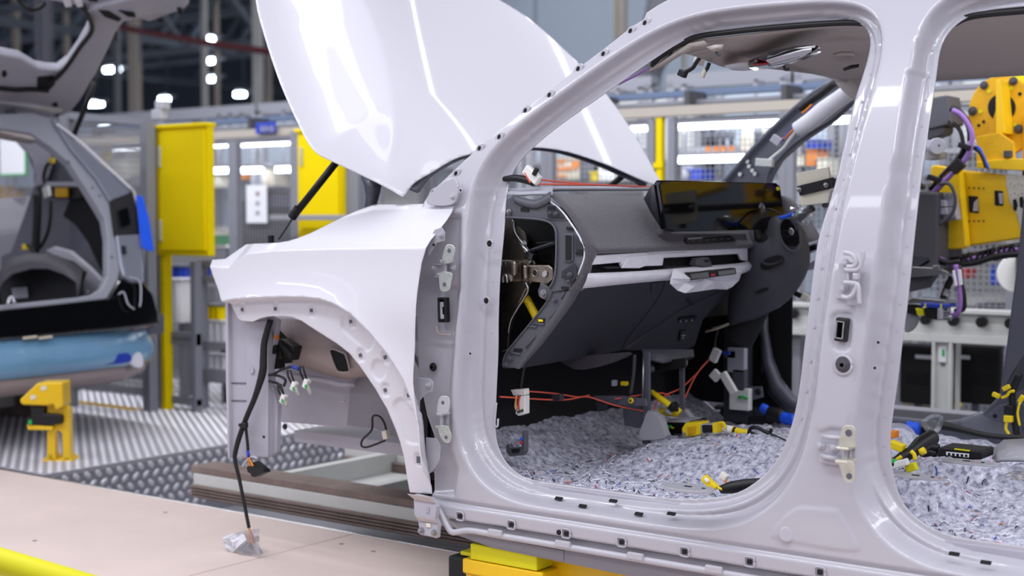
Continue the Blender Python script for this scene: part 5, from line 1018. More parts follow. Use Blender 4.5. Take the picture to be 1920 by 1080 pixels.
for i, (Y, z) in enumerate([(11.4,5.0),(14,4.4),(17,5.6),(20,5.2),(23,7.2),(14,7.0),(20,8.4)]):
    t = thing('roof_truss', (-12, Y, z), ['nearest','second','third','fourth','fifth','upper near','upper far'][i]+' horizontal steel roof truss with diagonal braces', 'truss')
    MB().b2((-32,Y,z),(6,Y+.12,z+.12)).build('bottom_chord', 'truss', t); MB().b2((-32,Y,z+1.1),(6,Y+.12,z+1.24)).build('top_chord', 'truss', t)
    for k in range(19):
        x = -32+k*2; MB().bar((x,Y+.06,z+.1),(x+1,Y+.06,z+1.14),.07,.07).bar((x+1,Y+.06,z+1.14),(x+2,Y+.06,z+.1),.07,.07).build('brace', 'truss', t)
for i, x in enumerate((-26,-20,-14,-8.5,-3)):
    t = thing('cross_girder', (x, 16, 4.8), ['outermost left','second left','middle','second right','outermost right'][i]+' roof girder running away from the car line', 'girder'); MB().b2((x,9,4.8),(x+.1,26,4.95)).build('bottom_chord', 'truss', t); MB().b2((x,9,6.0),(x+.1,26,6.15)).build('top_chord', 'truss', t)
    for k in range(8): MB().bar((x+.05,9+k*2,4.9),(x+.05,10+k*2,6.05),.08,.08).build('brace', 'truss', t)
tag(tube('red_pipe', [at(228,52,Y=10.2), at(385,80,Y=10.2), at(470,92,Y=10.2), at(700,120,Y=10.2)], .045, 'maroon', None, sm=0), 'dark red pipe running under the roof above the first yellow cabinet', 'pipe')
tag(tube('air_duct', [at(1190,250,Y=10), at(1205,130,Y=10), at(1240,60,Y=10), at(1260,-60,Y=10)], .22, 'post_grey', None, n=16), 'curved grey air duct seen through the windscreen opening', 'duct')
LP = [(216,130,15),(205,131,17),(391,73,14),(397,114,16),(398,148,18),(450,177,17),(308,186,20),(173,195,18),(184,195,21),(1101,48,14),(991,41,15),(196,241,20),(563,95,17),(700,60,18)]
for i, (a, b, Y) in enumerate(LP):
    q = at(a, b, Y=Y); s_ = (q-CAM).length/20
    if i == 0: base_l = None
    l = thing('high_bay_lamp', q, ['left lamp of the bright pair below the tailgate arm','right lamp of the bright pair below the tailgate arm','topmost of the three lamps on the slim pale column','middle of the three lamps on the slim pale column','lowest of the three lamps on the slim pale column','lamp left of the raised hood edge','lamp above the first yellow cabinet','left lamp of the dim pair beside the tailgate strut','right lamp of the dim pair beside the tailgate strut','lamp high between hood and windscreen pillar','small lamp at the top edge of the hood','faint lamp low behind the tailgate strut','lamp hidden behind the hood left half','lamp hidden behind the hood middle'][i]+', glowing white', 'lamp', 'high bay lamps under the hall roof')
    w_, h_ = .075*s_, .036*s_
    MB().box(q, (w_*2,.12,h_*1.6)).build('lens', 'lamp_hall', l, bevel=.01); box('housing', q+Vector((0,.12,h_*1.3)), (w_*2.2,.3,h_), 'post_grey', l)
    tube('hanger', [q+Vector((0,.1,h_)), Vector((q.x,q.y+.1,9.9))], .012, 'truss', l, sm=0)
# ---- safety fence behind the line
YF = 3.6; ZT = at(480,226,Y=YF).z
def fence_panel(x0, x1, Y, z0, z1, label, parent_name='safety_fence', pitch=.03, post=.045, m='post_grey'):
    t = thing(parent_name, ((x0+x1)/2, Y, 0), label, 'fence', 'grey mesh safety fence panels behind the line')
    for x in (x0, x1-post): MB().b2((x,Y,0),(x+post,Y+post,z1)).build('fence_post', m, t, bevel=.003)
    for z in (z0, z1-.03): MB().b2((x0+post,Y+.01,z),(x1-post,Y+.03,z+.03)).build('fence_rail', m, t)
    mb = MB(); 
    for x in np.arange(x0+post, x1-post, pitch): mb.b2((x,Y+.018,z0),(x+.0034,Y+.0214,z1))
    for z in np.arange(z0, z1, pitch): mb.b2((x0+post,Y+.018,z),(x1-post,Y+.0214,z+.0034))
    mb.build('wire_mesh', 'mesh_wire', t, kind='stuff'); return t
px_ = [at(a,400,Y=YF).x for a in (-170,120,436,655,860,1024,1226,1251,1472,1690,1905,2150)]
names = ['behind the second car rear quarter','behind the open tailgate car between its side windows','between the first yellow cabinet and the hood strut','behind the second yellow cabinet','behind the raised hood','seen under the hood rear edge','beside the yellow post','behind the dashboard screen','behind the steering column','behind the centre pillar','at the right edge behind the robot']
for i in range(len(px_)-1):
    if i == 6: continue
    fence_panel(px_[i], px_[i+1], YF, .2, 1.95, 'grey mesh safety fence panel '+names[i])
tr = thing('fence_header', (-2,YF,2.0), 'long beige and grey cable tray along the top of the safety fence', 'cable tray')
MB().b2((-11,YF-.02,1.96),(3,YF+.04,2.015)).build('tray_beam', 'post_tan', tr, bevel=.004); MB().b2((-11,YF+.1,2.03),(3,YF+.16,2.055)).build('tray_duct', 'post_grey', tr, bevel=.004); MB().b2((-11,YF+.2,2.085),(3,YF+.24,2.12)).build('tray_rail', 'blue_rail', tr, bevel=.004)
for i in range(24): MB().b2((-10.8+i*.58,YF+.02,2.02),(-10.77+i*.58,YF+.22,2.10)).build('tray_bracket', 'rubber_grey', tr)
yp = thing('yellow_post', at(1236,800,Y=YF), 'slim yellow post between two grey fence posts right of the hood tip', 'post')
xa, xb = at(1231,300,Y=YF).x, at(1242,300,Y=YF).x; MB().b2((xa,YF-.01,0),(xb,YF+.03,1.96)).build('post_body', 'yellow_cab', yp, bevel=.003); 
for z in (1.68, .6): MB().b2((xa-.01,YF-.02,z),(xb+.01,YF-.01,z+.03)).build('post_clamp', 'yellow_cab', yp)
# blue hanging sign with faint white figures
sg = thing('blue_sign', at(495,240,Y=YF-.05), 'small blue sign with faint white figures on the fence top', 'sign'); pbox('sign_panel', 479, 229, 516, 250, YF-.05, .01, 'blue_flat', sg)
for (a0,b0,a1,b1) in [(489,236,491.2,247),(494,236,496,247),(499,236,501,247),(494,236,501,238),(494,245,501,247),(504,236,506,247),(510,236,512,247),(504,236,512,238),(504,245,512,247)]: pbox('sign_figure', a0,b0,a1,b1, YF-.055, .004, 'paint_inner', sg, bevel=0)
# camera unit on the fence corner
sc3 = thing('fence_camera', at(293,222,Y=2.1), 'small pale camera unit on top of the first yellow cabinet post', 'camera'); pbox('camera_body', 289, 188, 305, 206, 2.12, .06, 'plastic_light', sc3, bevel=.01); pbox('camera_mount', 283, 205, 302, 224, 2.12, .05, 'plastic_light', sc3, bevel=.006)
# ---- yellow cabinets
def cabinet(x0,y0,x1,y1,Y,label,legx,first):
    a = at(x0,(y0+y1)/2,Y=Y); b = at(x1,(y0+y1)/2,Y=Y); zt = at(x1,y0,Y=Y).z; zb = at(x1,y1,Y=Y).z
    c = thing('yellow_cabinet', ((a.x+b.x)/2,Y,.305 if first else 0), label, 'cabinet')
    b.x -= .03; MB().b2((a.x,Y+.012,zb),(b.x,Y+.06,zt)).build('cabinet_body', 'yellow_cab', c, bevel=.006)
    dr = MB().b2((a.x+.05,Y-.006,zb+.03),(b.x-.012,Y+.012,zt-.03)).build('cabinet_door', 'yellow_cab', c, bevel=.004)
    for z in (zt-.17, zb+.14): MB().b2((a.x+.052,Y-.02,z-.06),(a.x+.070,Y-.005,z+.06)).build('door_hinge', 'zinc', dr, bevel=.003)
    MB().b2((a.x-.01,Y-.01,zt-.012),(b.x+.005,Y+.07,zt+.010)).build('rain_cap', 'yellow_cab', c, bevel=.004)
    MB().b2((a.x,Y+.03,.305 if first else 0),(a.x+.035,Y+.09,zt)).build('cabinet_leg', 'yellow_cab', c, bevel=.003)
    MB().b2((a.x-.085,Y+.03,.305 if first else 0),(a.x-.004,Y+.12,zt+.0)).build('support_post', 'post_grey', c, bevel=.003)
    return c
cabinet(290,232,394,481,2.05,'tall yellow cabinet on a grey post left of the white fender',0,True)
c2 = cabinet(556,240,645,600,3.3,'yellow cabinet behind the hood gas strut',0,False)
pbox('support_post', 648, 236, 672, 640, 3.35, .1, 'post_grey', c2)
pbox('cross_rail', 505, 403, 650, 413, 3.2, .04, 'rail_grey', c2)
# gate fence running away behind the second car
g = thing('mesh_gate', (-4.6,2.6,.305), 'grey mesh gate with header rail between second car and first yellow cabinet', 'gate')
A_ = at(125,216,Y=1.86); Bp = at(276,229,Y=2.0)
for p_ in (A_, Bp): MB().b2((p_.x-.03,p_.y-.03,.305),(p_.x+.03,p_.y+.03,p_.z)).build('gate_post', 'post_grey', g)
MB().bar(A_, Bp, .04, .04).build('header_rail', 'post_grey', g); mb = MB()
D_ = Bp-A_; D_.z = 0
for k in np.arange(0, 1, .016): mb.bar(A_+D_*k+Vector((0,0,-.04)), Vector((A_.x+D_.x*k, A_.y+D_.y*k, .4)), .003,.003)
for z in np.arange(.45, A_.z-.05, .035): mb.bar(Vector((A_.x,A_.y,z)), Vector((Bp.x,Bp.y,z-(A_.z-Bp.z)*.5)), .003,.003)
mb.build('wire_mesh', 'mesh_wire', g, kind='stuff')
# low frames standing on the platform
def frame(name, x0,y0,x1,y1,Y,label,cat,rails,m='post_grey',mesh=False):
    a = at(x0,(y0+y1)/2,Y=Y).x; b = at(x1,(y0+y1)/2,Y=Y).x; zt = at((x0+x1)/2,y0,Y=Y).z; zb = .305
    t = thing(name, ((a+b)/2,Y,zb), label, cat)
    for x in (a, b-.04): MB().b2((x,Y,zb),(x+.04,Y+.05,zt)).build('upright', m, t, bevel=.003)
    for r_ in rails: z = at((x0+x1)/2,r_,Y=Y).z; MB().b2((a,Y+.005,z-.02),(b,Y+.045,z+.02)).build('rail', m, t, bevel=.002)
    if mesh:
        mb = MB(); z0 = at((x0+x1)/2,mesh[0],Y=Y).z; z1 = at((x0+x1)/2,mesh[1],Y=Y).z
        for x in np.arange(a+.04,b-.04,.025): mb.b2((x,Y+.02,z1),(x+.003,Y+.023,z0))
        for z in np.arange(z1,z0,.025): mb.b2((a+.04,Y+.02,z),(b-.04,Y+.023,z+.003))
        mb.build('wire_mesh', 'mesh_wire', t, kind='stuff')
    return t
frame('guard_frame', 302,490,366,775,2.12,'grey low guard frame with dark mesh infill right of the black car bumper','frame',[630,640,752],mesh=(640,745))
frame('equipment_stand', 370,490,440,785,2.25,'grey aluminium stand between guard frame and white fender front','stand',[495,525,648,700,712])
frame('low_barrier', 120,690,300,790,2.4,'low grey mesh barrier under the second car bumper','barrier',[700,730],mesh=(700,745))
for n_,x0,y0,x1,y1,Y,m,l in [('white_bin',302,522,336,605,2.35,'paper','white slatted bin below the first yellow cabinet'),('blue_bin',303,497,345,521,2.5,'blue_flat','blue bin with dark lid below the first yellow cabinet'),('white_tray',388,600,424,655,2.4,'film_white','white tray with pale green rim beside the radiator support'),('yellow_bin',385,570,412,600,2.4,'yellow_cab','yellow bin with dark base beside the fender front tip'),('yellow_bin',338,585,352,602,2.45,'yellow_cab','small yellow box behind the guard frame'),('white_tray',388,662,424,702,2.4,'film_white','lower white tray with pale green edge beside the radiator support')]:
    o = thing(n_, at((x0+x1)/2,y1,Y=Y), l, 'bin'); pbox('bin_body', x0,y0+3,x1,y1,Y,.22,m,o,bevel=.006); zz = at((x0+x1)/2,y1,Y=Y).z; xx = at((x0+x1)/2,y1,Y=Y).x; MB().b2((xx-.02,Y+.08,.305 if Y < 3.2 else 0),(xx+.02,Y+.12,zz)).build('bin_stand', 'post_grey', o); pbox('bin_rim', x0-1,y0,x1+1,y0+4,Y-.01,.24,'inner_dark' if m in('blue_flat','yellow_cab') else 'film_white',o)
    for k in range(3): pbox('bin_rib', x0+(x1-x0)*(k+.5)/3-1,y0+6,x0+(x1-x0)*(k+.5)/3+1,y1-2,Y-.012,.012,m,o,bevel=0)
# ---- white roller table behind the car
rt = thing('roller_table', (0,3.0,0), 'long pale grey steel beam on legs with round black rollers seen through both door openings', 'conveyor')
z0 = at(1490,612,Y=3.0).z; z1 = at(1490,576,Y=3.0).z; xl2 = at(1446,600,Y=3.0).x
MB().b2((xl2,3.0,z0-.04),(2.6,3.06,z0)).b2((xl2,3.0,z1),(2.6,3.10,z1+.02)).b2((xl2,3.02,z0),(2.6,3.06,z1)).build('beam', 'frame_grey', rt, bevel=.003)
for a in (1405,1448,1490,1580,1680,1738,1790,1843,1897,1950): q = at(a, 588+(a-1490)*.0437, Y=3.01); cyl('roller', q, q+Vector((0,-.03,0)), .024, 'black', rt)
for a0,a1,m in ((1446,1466,'frame_grey'),(1746,1784,'frame_grey'),(1560,1590,'frame_grey')):
    xa, xb = at(a0,700,Y=3.0).x, at(a1,700,Y=3.0).x; lg = MB().b2((xa,3.0,0),(xa+.015,3.12,z0-.04)).b2((xb-.015,3.0,0),(xb,3.12,z0-.04)).b2((xa,3.02,0),(xb,3.05,z0-.04)).build('table_leg', m, rt, bevel=.004)
    if a0 == 1746: pbox('leg_label', 1759,650,1774,679,3.015,.004,'paper',lg,bevel=0); pbox('label_mark', 1766,655,1771,668,3.013,.003,'green',lg,bevel=0)
    if a0 == 1746: pbox('leg_label', 1764,680,1771,685,3.015,.004,'plastic_mid',lg,bevel=0)
pbox('side_box', 1468,620,1500,770,3.05,.25,'rail_grey',rt)
for x0,x1,l in ((1686,1752,'black flat monitor back left of the roller table leg'),(1778,1876,'larger black flat monitor back right of the roller table leg')):
    o = thing('monitor', at((x0+x1)/2,800,Y=3.2), l, 'monitor'); s_ = pbox('case', x0,645,x1,758,3.2,.05,'black',o,bevel=.012); pbox('sticker', x0+(30 if x0<1700 else 6),666,x0+(62 if x0<1700 else 40),673,3.195,.005,'paper',s_,bevel=0); pbox('stand', (x0+x1)/2-6,755,(x0+x1)/2+6,820,3.22,.03,'inner_dark',o); pbox('vent_panel', x0+12,700,x1-14,720,3.196,.004,'inner_black',s_)
pb = thing('pale_bench', at(1720,770,Y=3.3), 'pale bench with yellow edge behind the left monitor', 'bench'); pbox('bench_top', 1686,765,1762,772,3.3,.3,'yellow_cab',pb); pbox('bench_leg', 1752,660,1762,765,3.3,.05,'yellow_cab',pb); pbox('bench_front', 1690,742,1748,764,3.32,.05,'frame_grey',pb)
# ---- work stations behind the fence : shelves, LED strips, bins, tools
YW = 5.4
def led(x0,y0,x1,y1,label,Y=YW-.15,h=5):
    p0 = at(x0,y0,Y=Y); p1 = at(x1,y1,Y=Y); p1.z = p0.z
    t = thing('led_strip', (p0+p1)/2, label, 'lamp', 'LED strip lights over the work stations')
    MB().b2((p0.x,Y,p0.z-.022),(p1.x,Y+.05,p0.z+.022)).build('diffuser', 'lamp', t, bevel=.004); MB().b2((p0.x-.02,Y+.0,p0.z+.022),(p1.x+.02,Y+.08,p0.z+.05)).build('housing', 'rail_grey', t)
    for x in (p0.x+.05, p1.x-.05): MB().b2((x,Y+.04,p0.z+.05),(x+.015,Y+.06,2.32)).b2((x,Y+.04,2.3),(x+.015,Y+.2,2.315)).build('hanger', 'rail_grey', t)
    return t
for a in [(395,271,430,270,'short LED strip right of the first yellow cabinet'),(437,270,556,264,'long LED strip ending at the second yellow cabinet'),(395,320,430,318,'short lower LED strip right of the first yellow cabinet'),(437,320,486,318,'lower LED strip left of the machine'),(515,318,556,315,'lower LED strip beside the second yellow cabinet'),(1183,240,1223,237,'short LED strip at the hood right edge'),(1259,237,1470,227,'longest LED strip above the tool row'),(1555,225,1640,221,'LED strip behind the far front pillar'),(1262,300,1420,292,'lower long LED strip above the dashboard screen'),(212,278,274,275,'LED strip left of the first yellow cabinet'),(0,400,25,399,'LED strip inside the second car opening'),(1040,262,1160,257,'LED strip hidden behind the hood'),(1100,295,1200,290,'lower LED strip behind the hood right half')]: led(*a)
def station(x0, x1, label, shelves, backm='wall_blue', Y=YW):
    a = at(x0,400,Y=Y).x; b = at(x1,400,Y=Y).x
    t = thing('work_station', ((a+b)/2,Y+.3,0), label, 'work station')
    for x in (a, b-.06):
        for y in (Y, Y+.7): MB().b2((x,y,0),(x+.06,y+.06,2.35)).build('upright', 'rail_grey', t, bevel=.004)
    for z in shelves: MB().b2((a+.06,Y+.02,z),(b-.06,Y+.7,z+.03)).build('shelf', 'rail_grey', t, bevel=.003)
    MB().b2((a+.06,Y+.72,.3),(b-.06,Y+.74,2.3)).build('back_panel', backm, t); MB().b2((a,Y,2.3),(b,Y+.1,2.4)).build('header_beam', 'post_grey', t)
    return t
station(-260,110,'pale work station behind the second car', [.8,1.2,1.7]); station(120,300,'pale work station left of the first yellow cabinet', [.7,1.25,1.75],'frame_grey'); station(300,480,'pale work station right of the first yellow cabinet', [.8,1.15,1.85]); station(485,690,'pale work station behind the second yellow cabinet', [.8,1.3,1.85],'frame_grey')
station(700,980,'pale work station behind the raised hood', [.8,1.3,1.8]); station(985,1220,'work station under the hood rear edge', [.9,1.35,1.8],'frame_grey'); station(1248,1480,'pale blue work station with a tool row', [.85,1.62,1.86]); station(1486,1700,'pale blue work station behind the steering column', [.8,1.3,1.65]); station(1706,2000,'grey work station behind the robot', [.8,1.3,1.8],'frame_grey'); station(2010,2300,'grey work station at the far right', [.8,1.3,1.8])
def bin_(name,x0,y0,x1,y1,m,label,Y=YW-.05,cat='box',d=.2,bevel=.01,rim=None):
    o = thing(name, at((x0+x1)/2,y1,Y=Y), label, cat, None); pbox('body', x0,y0,x1,y1,Y,d,m,o,bevel=bevel)
    pbox('rim', x0-.7,y0-.6,x1+.7,y0+2,Y-.01,d+.02,rim or m,o,bevel=.003)
    return o
for a in [('storage_crate',1043,296,1085,338,'beige','beige and orange crate seen under the hood rear edge'),('blue_crate',1288,318,1314,338,'blue_flat','blue crate left of the dashboard screen top'),('blue_crate',1278,312,1298,336,'plastic_light','pale crate behind the blue crate'),('blue_pot',1511,262,1536,280,'blue_flat','blue pot on the shelf behind the far front pillar'),('orange_box',1511,282,1528,312,'orange','orange box below the blue pot'),('cream_box',1530,296,1552,330,'cream','cream box right of the orange box'),('cream_box',1488,290,1506,312,'cream','cream box left of the orange box'),('yellow_box',1122,310,1150,340,'white_plug','white box under the hood tip'),('white_box',1105,322,1120,340,'yellow_cab','tiny yellow box under the hood edge'),('blue_box',1128,312,1146,322,'blue_flat','small blue lid on the white box'),('dark_case',1088,298,1110,340,'inner_dark','dark case right of the beige crate'),('dark_case',1112,300,1136,312,'inner_dark','second dark case right of the beige crate'),('green_box',398,425,430,455,'plastic_mid','dull green case right of the first yellow cabinet'),('yellow_box',491,318,513,350,'beige','beige box left of the second yellow cabinet'),('orange_box',440,325,454,338,'orange','small orange box left of the fence post'),('blue_box',546,372,556,386,'blue_flat','small blue box touching the second yellow cabinet'),('white_box',530,386,556,402,'white_plug','white box touching the second yellow cabinet'),('white_box',400,330,412,352,'cream','small cream pot right of the first yellow cabinet'),('blue_crate',1855,500,1895,535,'blue_flat','blue crate under the robot box beam'),('red_box',1800,505,1810,522,'red','small red box behind the robot cables'),('blue_crate',1862,640,1882,656,'blue_flat','blue lid behind the right monitor'),('dark_case',1830,570,1868,582,'inner_dark','flat dark case on the roller table'),('beige_box',8,388,24,410,'beige','beige box seen through the second car'),('blue_box',20,420,40,428,'blue_flat','narrow blue box seen through the second car'),('yellow_box',0,350,14,382,'yellow_dark','mustard box seen through the second car'),('cream_box',210,300,236,336,'cream','pinkish box left of the first yellow cabinet'),('pale_case',244,330,272,348,'paint_inner','pale case left of the first yellow cabinet')]:
    nm = a[0] if a[0] != 'blue_crate' else 'storage_crate'
    bin_('storage_box' if nm != 'storage_crate' else nm, *a[1:])
for k, (a,b,m) in enumerate([(1050,305,'orange'),(1064,303,'orange'),(1050,318,'orange'),(1072,320,'orange'),(1052,329,'orange')]): pass
cr = [o for o in bpy.data.objects if o.get('label','').startswith('beige and orange crate')][0]
for a0,b0,a1,b1 in ((1044,300,1058,306),(1072,302,1084,316),(1044,314,1070,319),(1044,328,1060,333)): pbox('orange_panel', a0,b0,a1,b1,YW-.06,.01,'orange',cr,bevel=0)
for i, a in enumerate([1328,1343,1357,1371,1408,1416,1424,1444,1452]):
    q = at(a, 246, Y=YW-.1); t = thing('hanging_tool', q, ['leftmost','second','third','fourth','fifth','sixth','seventh','eighth','rightmost'][i]+' dark hand tool in the row hung under the long LED strip', 'tool', 'hand tools in the row under the LED strip')
    cyl('tool_head', q+Vector((0,0,.0)), q+Vector((0,0,-.05)), .024, 'inner_dark', t); cyl('tool_grip', q+Vector((0,0,-.05)), q+Vector((0,0,-.10)), .016, 'black', t)
    if i < 4: box('orange_tag', q+Vector((0,0,-.12)), (.035,.02,.04), 'orange', t)
    tube('hook', [q, q+Vector((0,0,.05))], .004, 'steel', t, sm=0)
rl = thing('cable_reel', at(1397,300,Y=YW-.1), 'pale round cable reel behind the far front pillar', 'reel')
q = at(1397,268,Y=YW-.1); cyl('reel_flange', q, q+Vector((.02,.02,0)), .105, 'cream', rl, n=32); cyl('reel_drum', q, q+Vector((.06,.14,0)), .06, 'beige', rl, n=24); cyl('reel_flange', q+Vector((.05,.14,0)), q+Vector((.07,.16,0)), .105, 'cream', rl, n=32)
rl = thing('cable_reel', at(1905,545,Y=3.3), 'white edged black cable reel at the right edge', 'reel'); q = at(1903,513,Y=3.3); cyl('reel_flange', q, q+Vector((.008,-.01,0)), .085, 'white_plug', rl, n=32); cyl('reel_drum', q, q+Vector((.05,.03,0)), .08, 'black', rl, n=32); cyl('reel_flange', q+Vector((.05,.03,0)), q+Vector((.06,.03,0)), .085, 'beige', rl, n=32)
# machine with dark rounded hood behind the fence
mc = thing('covered_machine', at(480,470,Y=4.6), 'dark olive rounded machine behind the fence paper', 'machine'); 
P = [at(a,b,Y=4.6) for a,b in [(440,470),(440,400),(452,375),(475,355),(510,348),(535,352),(550,370),(556,400),(556,470)]]; plate('machine_cover', P, (0,.6,0), 'rubber_grey', mc, sm=2, bevel=.03); pbox('machine_base', 450,468,546,760,4.65,.4,'post_grey',mc); pbox('machine_panel', 395,440,432,460,4.5,.05,'green',mc); pbox('machine_window', 505,365,545,390,4.58,.03,'inner_dark',mc)
mc2 = thing('parked_vehicle_part', at(415,470,Y=4.9), 'pale green panel leaning behind the fence right of the first yellow cabinet', 'panel'); plate('panel_face', [at(a,b,Y=4.9) for a,b in [(395,450),(400,425),(425,430),(436,455),(434,466),(395,462)]], (0,.05,0), 'post_tan', mc2, sm=2); pbox('panel_stand', 405,460,425,760,4.92,.05,'post_grey',mc2); tube('glowing_trim', [at(396,446,Y=4.88), at(432,456,Y=4.88)], .03, 'trim_glow', mc2, sm=0)  # trim line glows by its material, with no lamp in it
for i,(x0,y0,x1,y1,Y,l) in enumerate([(462,347,500,418,YF-.02,'tall white paper sheet hung on the fence left of the gas strut'),(0,250,46,328,3.5,'white board with green edge seen through the second car'),(0,408,16,470,3.5,'white paper sheet low behind the second car'),(648,316,690,362,YF-.02,'white sheet behind the hood hinge')]):
    t = thing('paper_sheet' if i != 1 else 'white_board', at((x0+x1)/2,y1,Y=Y), l, 'paper' if i != 1 else 'board'); pbox('sheet', x0,y0,x1,y1,Y,.006,'paper',t,bevel=0)
    if i == 1: pbox('green_edge', x0,y1-2,x1+2,y1+1,Y-.004,.012,'green',t,bevel=0); pbox('green_edge', x1,y0,x1+2,y1,Y-.004,.012,'green',t,bevel=0)
    if i == 0:
        for k in range(3): pbox('print_block', x0+17,y0+12+k*18,x0+24,y0+20+k*18,Y-.004,.002,'ecoat_brown' if k == 0 else 'paint_inner',t,bevel=0)
yf2 = thing('yellow_portal', at(232,330,Y=3.9), 'yellow square frame left of the first yellow cabinet', 'frame')
for a in ((190,258,274,264),(190,258,200,300)): pbox('frame_bar', *a, 3.9, .05, 'yellow_cab', yf2)
for a in (190,270): pbox('frame_leg', a,262,a+7,738,3.9,.05,'yellow_cab',yf2)
# ================================================================== ROBOT TOOL
YR = 2.2
rb = thing('assembly_robot', (2.6,2.9,0), 'yellow industrial robot reaching through the far rear doorway with flange, box beam and cables', 'robot')
def rp(pts, Y=YR, d=.02, m='yellow', name='bracket', parent=rb, **k): return ppl(name, pts, (0,d,0), m, parent, Y=Y, **k)
fl = plate('mounting_flange', [at(1880+65*math.cos(t), 216+75*math.sin(t), Y=YR+.12) for t in np.linspace(0,2*math.pi,41)[:-1]], (0,.03,0), 'yellow_dark', rb, bevel=.003)
rp([(1852+26*(1+math.cos(t)), 202+26*math.sin(t)) for t in np.linspace(0,2*math.pi,31)[:-1]], YR+.117, .004, 'inner_black', 'flange_bore', fl, bevel=0)
for a,b,r in ((1845,160,.012),(1900,152,.012),(1824,208,.013),(1910,242,.013)): q = at(a,b,Y=YR+.115); bolt(q=q, r=r, parent=fl, m='rubber_grey')
for a,b,r,m in ((1854,171,.008,'yellow_pad'),(1895,165,.008,'yellow_pad'),(1838,209,.008,'yellow_pad'),(1903,234,.007,'yellow_pad'),(1912,176,.007,'inner_black'),(1844,228,.006,'inner_black'),(1835,235,.006,'inner_black')): q = at(a,b,Y=YR+.117); cyl('flange_hole', q, q+Vector((0,.002,0)), r, m, fl, bevel=0)
rp([(1867,150),(1876,149),(1885,250),(1867,250)], YR+.02, .10, 'yellow', 'flange_rib'); rp([(1853,255),(1867,205),(1867,255)], YR+.06, .02, 'yellow_dark', 'flange_rib')
rp([(1830,256),(1874,249),(1900,267),(1902,300),(1831,308)], YR-.02, .02, 'yellow_dark', 'gusset_plate')
rp([(1831,303),(1900,297),(1960,300),(1960,322),(1831,315)], YR-.03, .2, 'yellow', 'base_plate'); q = at(1890,295,Y=YR-.02); cyl('cap_bolt', q, q+Vector((0,0,.025)), .016, 'rubber_grey', rb)
rp([(1865,140),(1880,128),(1905,126),(1960,132),(1960,170),(1900,150)], YR+.25, .15, 'yellow_pad', 'arm_cover', sm=2, bevel=.01)
bb = rp([(1797,318),(1863,326),(1930,330),(1990,332),(1990,440),(1920,446),(1812,462)], YR, .22, 'yellow', 'box_beam', bevel=.006); 
rp([(1744,313),(1752,309),(1799,317),(1812,462),(1806,467),(1770,468),(1757,452),(1752,425)], YR-.06, .05, 'yellow', 'beam_end_plate', bevel=.006)
for pts in ([(1815,367),(1833,368),(1835,400),(1817,398)], [(1864,357),(1880,358),(1881,386),(1865,385)]): rp(pts, YR-.004, .004, 'inner_black', 'beam_window', bb, bevel=.002)
for pts in ([(1826,380),(1833,372),(1834,396),(1824,396)], [(1872,362),(1880,362),(1880,382),(1874,382)]): rp(pts, YR-.006, .002, 'paint_inner', 'window_glint', bb, bevel=0)
for k in range(5):
    for b0, s_ in ((352,.3),(415,-.2)): q = at(1808+k*9, b0+k*s_, Y=YR-.003); cyl('pin_hole', q, q+Vector((0,.003,0)), .0032, 'inner_black', bb, bevel=0, n=10)
for a,b in ((1903,385),(1915,380)): rp([(a-4,b-10),(a+2,b-12),(a+5,b),(a+2,b+11),(a-3,b+8)], YR-.004, .003, 'inner_black', 'beam_window', bb, bevel=0)
for k in range(10): q = at(1895+(k%5)*7, 345+18*(k//5)+(k%2)*3, Y=YR-.003); cyl('pin_hole', q, q+Vector((0,.003,0)), .0022, 'inner_black', bb, bevel=0, n=8)
rp([(1886,326),(1930,330),(1930,430),(1915,436),(1905,400),(1893,380),(1886,345)], YR-.002, .004, 'zinc_yellow', 'worn_cover', bb)
gb = rp([(1740,184),(1776,178),(1784,232),(1738,243)], YR-.02, .14, 'plastic_mid', 'drive_box', bevel=.005); q = at(1780,229,Y=YR-.022); cyl('box_screw', q, q+Vector((0,-.004,0)), .006, 'rubber', gb)
rp([(1738,243),(1771,238),(1770,247),(1765,252),(1738,262)], YR-.01, .1, 'rubber_grey', 'drive_mount'); cyl('motor_cap', at(1758,274,Y=YR-.04), at(1745,276,Y=YR+.1), .032, 'plastic_light', rb, n=28); q = at(1760,273,Y=YR-.05); cyl('cap_screw', q, q+Vector((.004,-.006,0)), .004, 'inner_black', rb)
rp([(1735,286),(1764,284),(1762,296),(1735,300)], YR-.0, .08, 'rail_grey', 'drive_mount')
gp_ = rp([(1752,363),(1786,361),(1795,412),(1762,416)], YR-.12, .05, 'paint_inner', 'gripper_plate', bevel=.004); rp([(1749,375),(1771,375),(1773,402),(1751,403)], YR-.15, .03, 'plastic_light', 'gripper_block', gp_); rp([(1749,388),(1792,386),(1792,387.5),(1749,389.5)], YR-.152, .004, 'inner_black', 'block_gap', gp_, bevel=0)
for a,b in ((1781,366),(1757,368),(1787,408),(1758,410),(1760,427)): bolt(q=at(a,b,Y=YR-.125), r=.008, parent=gp_, m='steel')
rp([(1725,345),(1741,343),(1741,378),(1725,378)], YR, .1, 'post_grey', 'side_block'); rp([(1720,404),(1750,403),(1752,438),(1720,440)], YR, .1, 'post_grey', 'side_block'); tube('side_pipe', P3([(1700,400),(1725,390),(1730,385)], YR-.02), .015, 'plastic_light', rb)
YT = 2.0
tl = rp([(1700,505),(1712,500),(1755,502),(1775,508),(1780,514),(1700,521)], YT, .12, 'steel', 'tool_plate', bevel=.003); rp([(1712,480),(1745,482),(1742,502),(1712,500)], YT+.02, .1, 'plastic_mid', 'tool_block', tl); rp([(1748,498),(1762,497),(1762,507),(1748,507)], YT-.01, .05, 'steel', 'tool_block', tl)
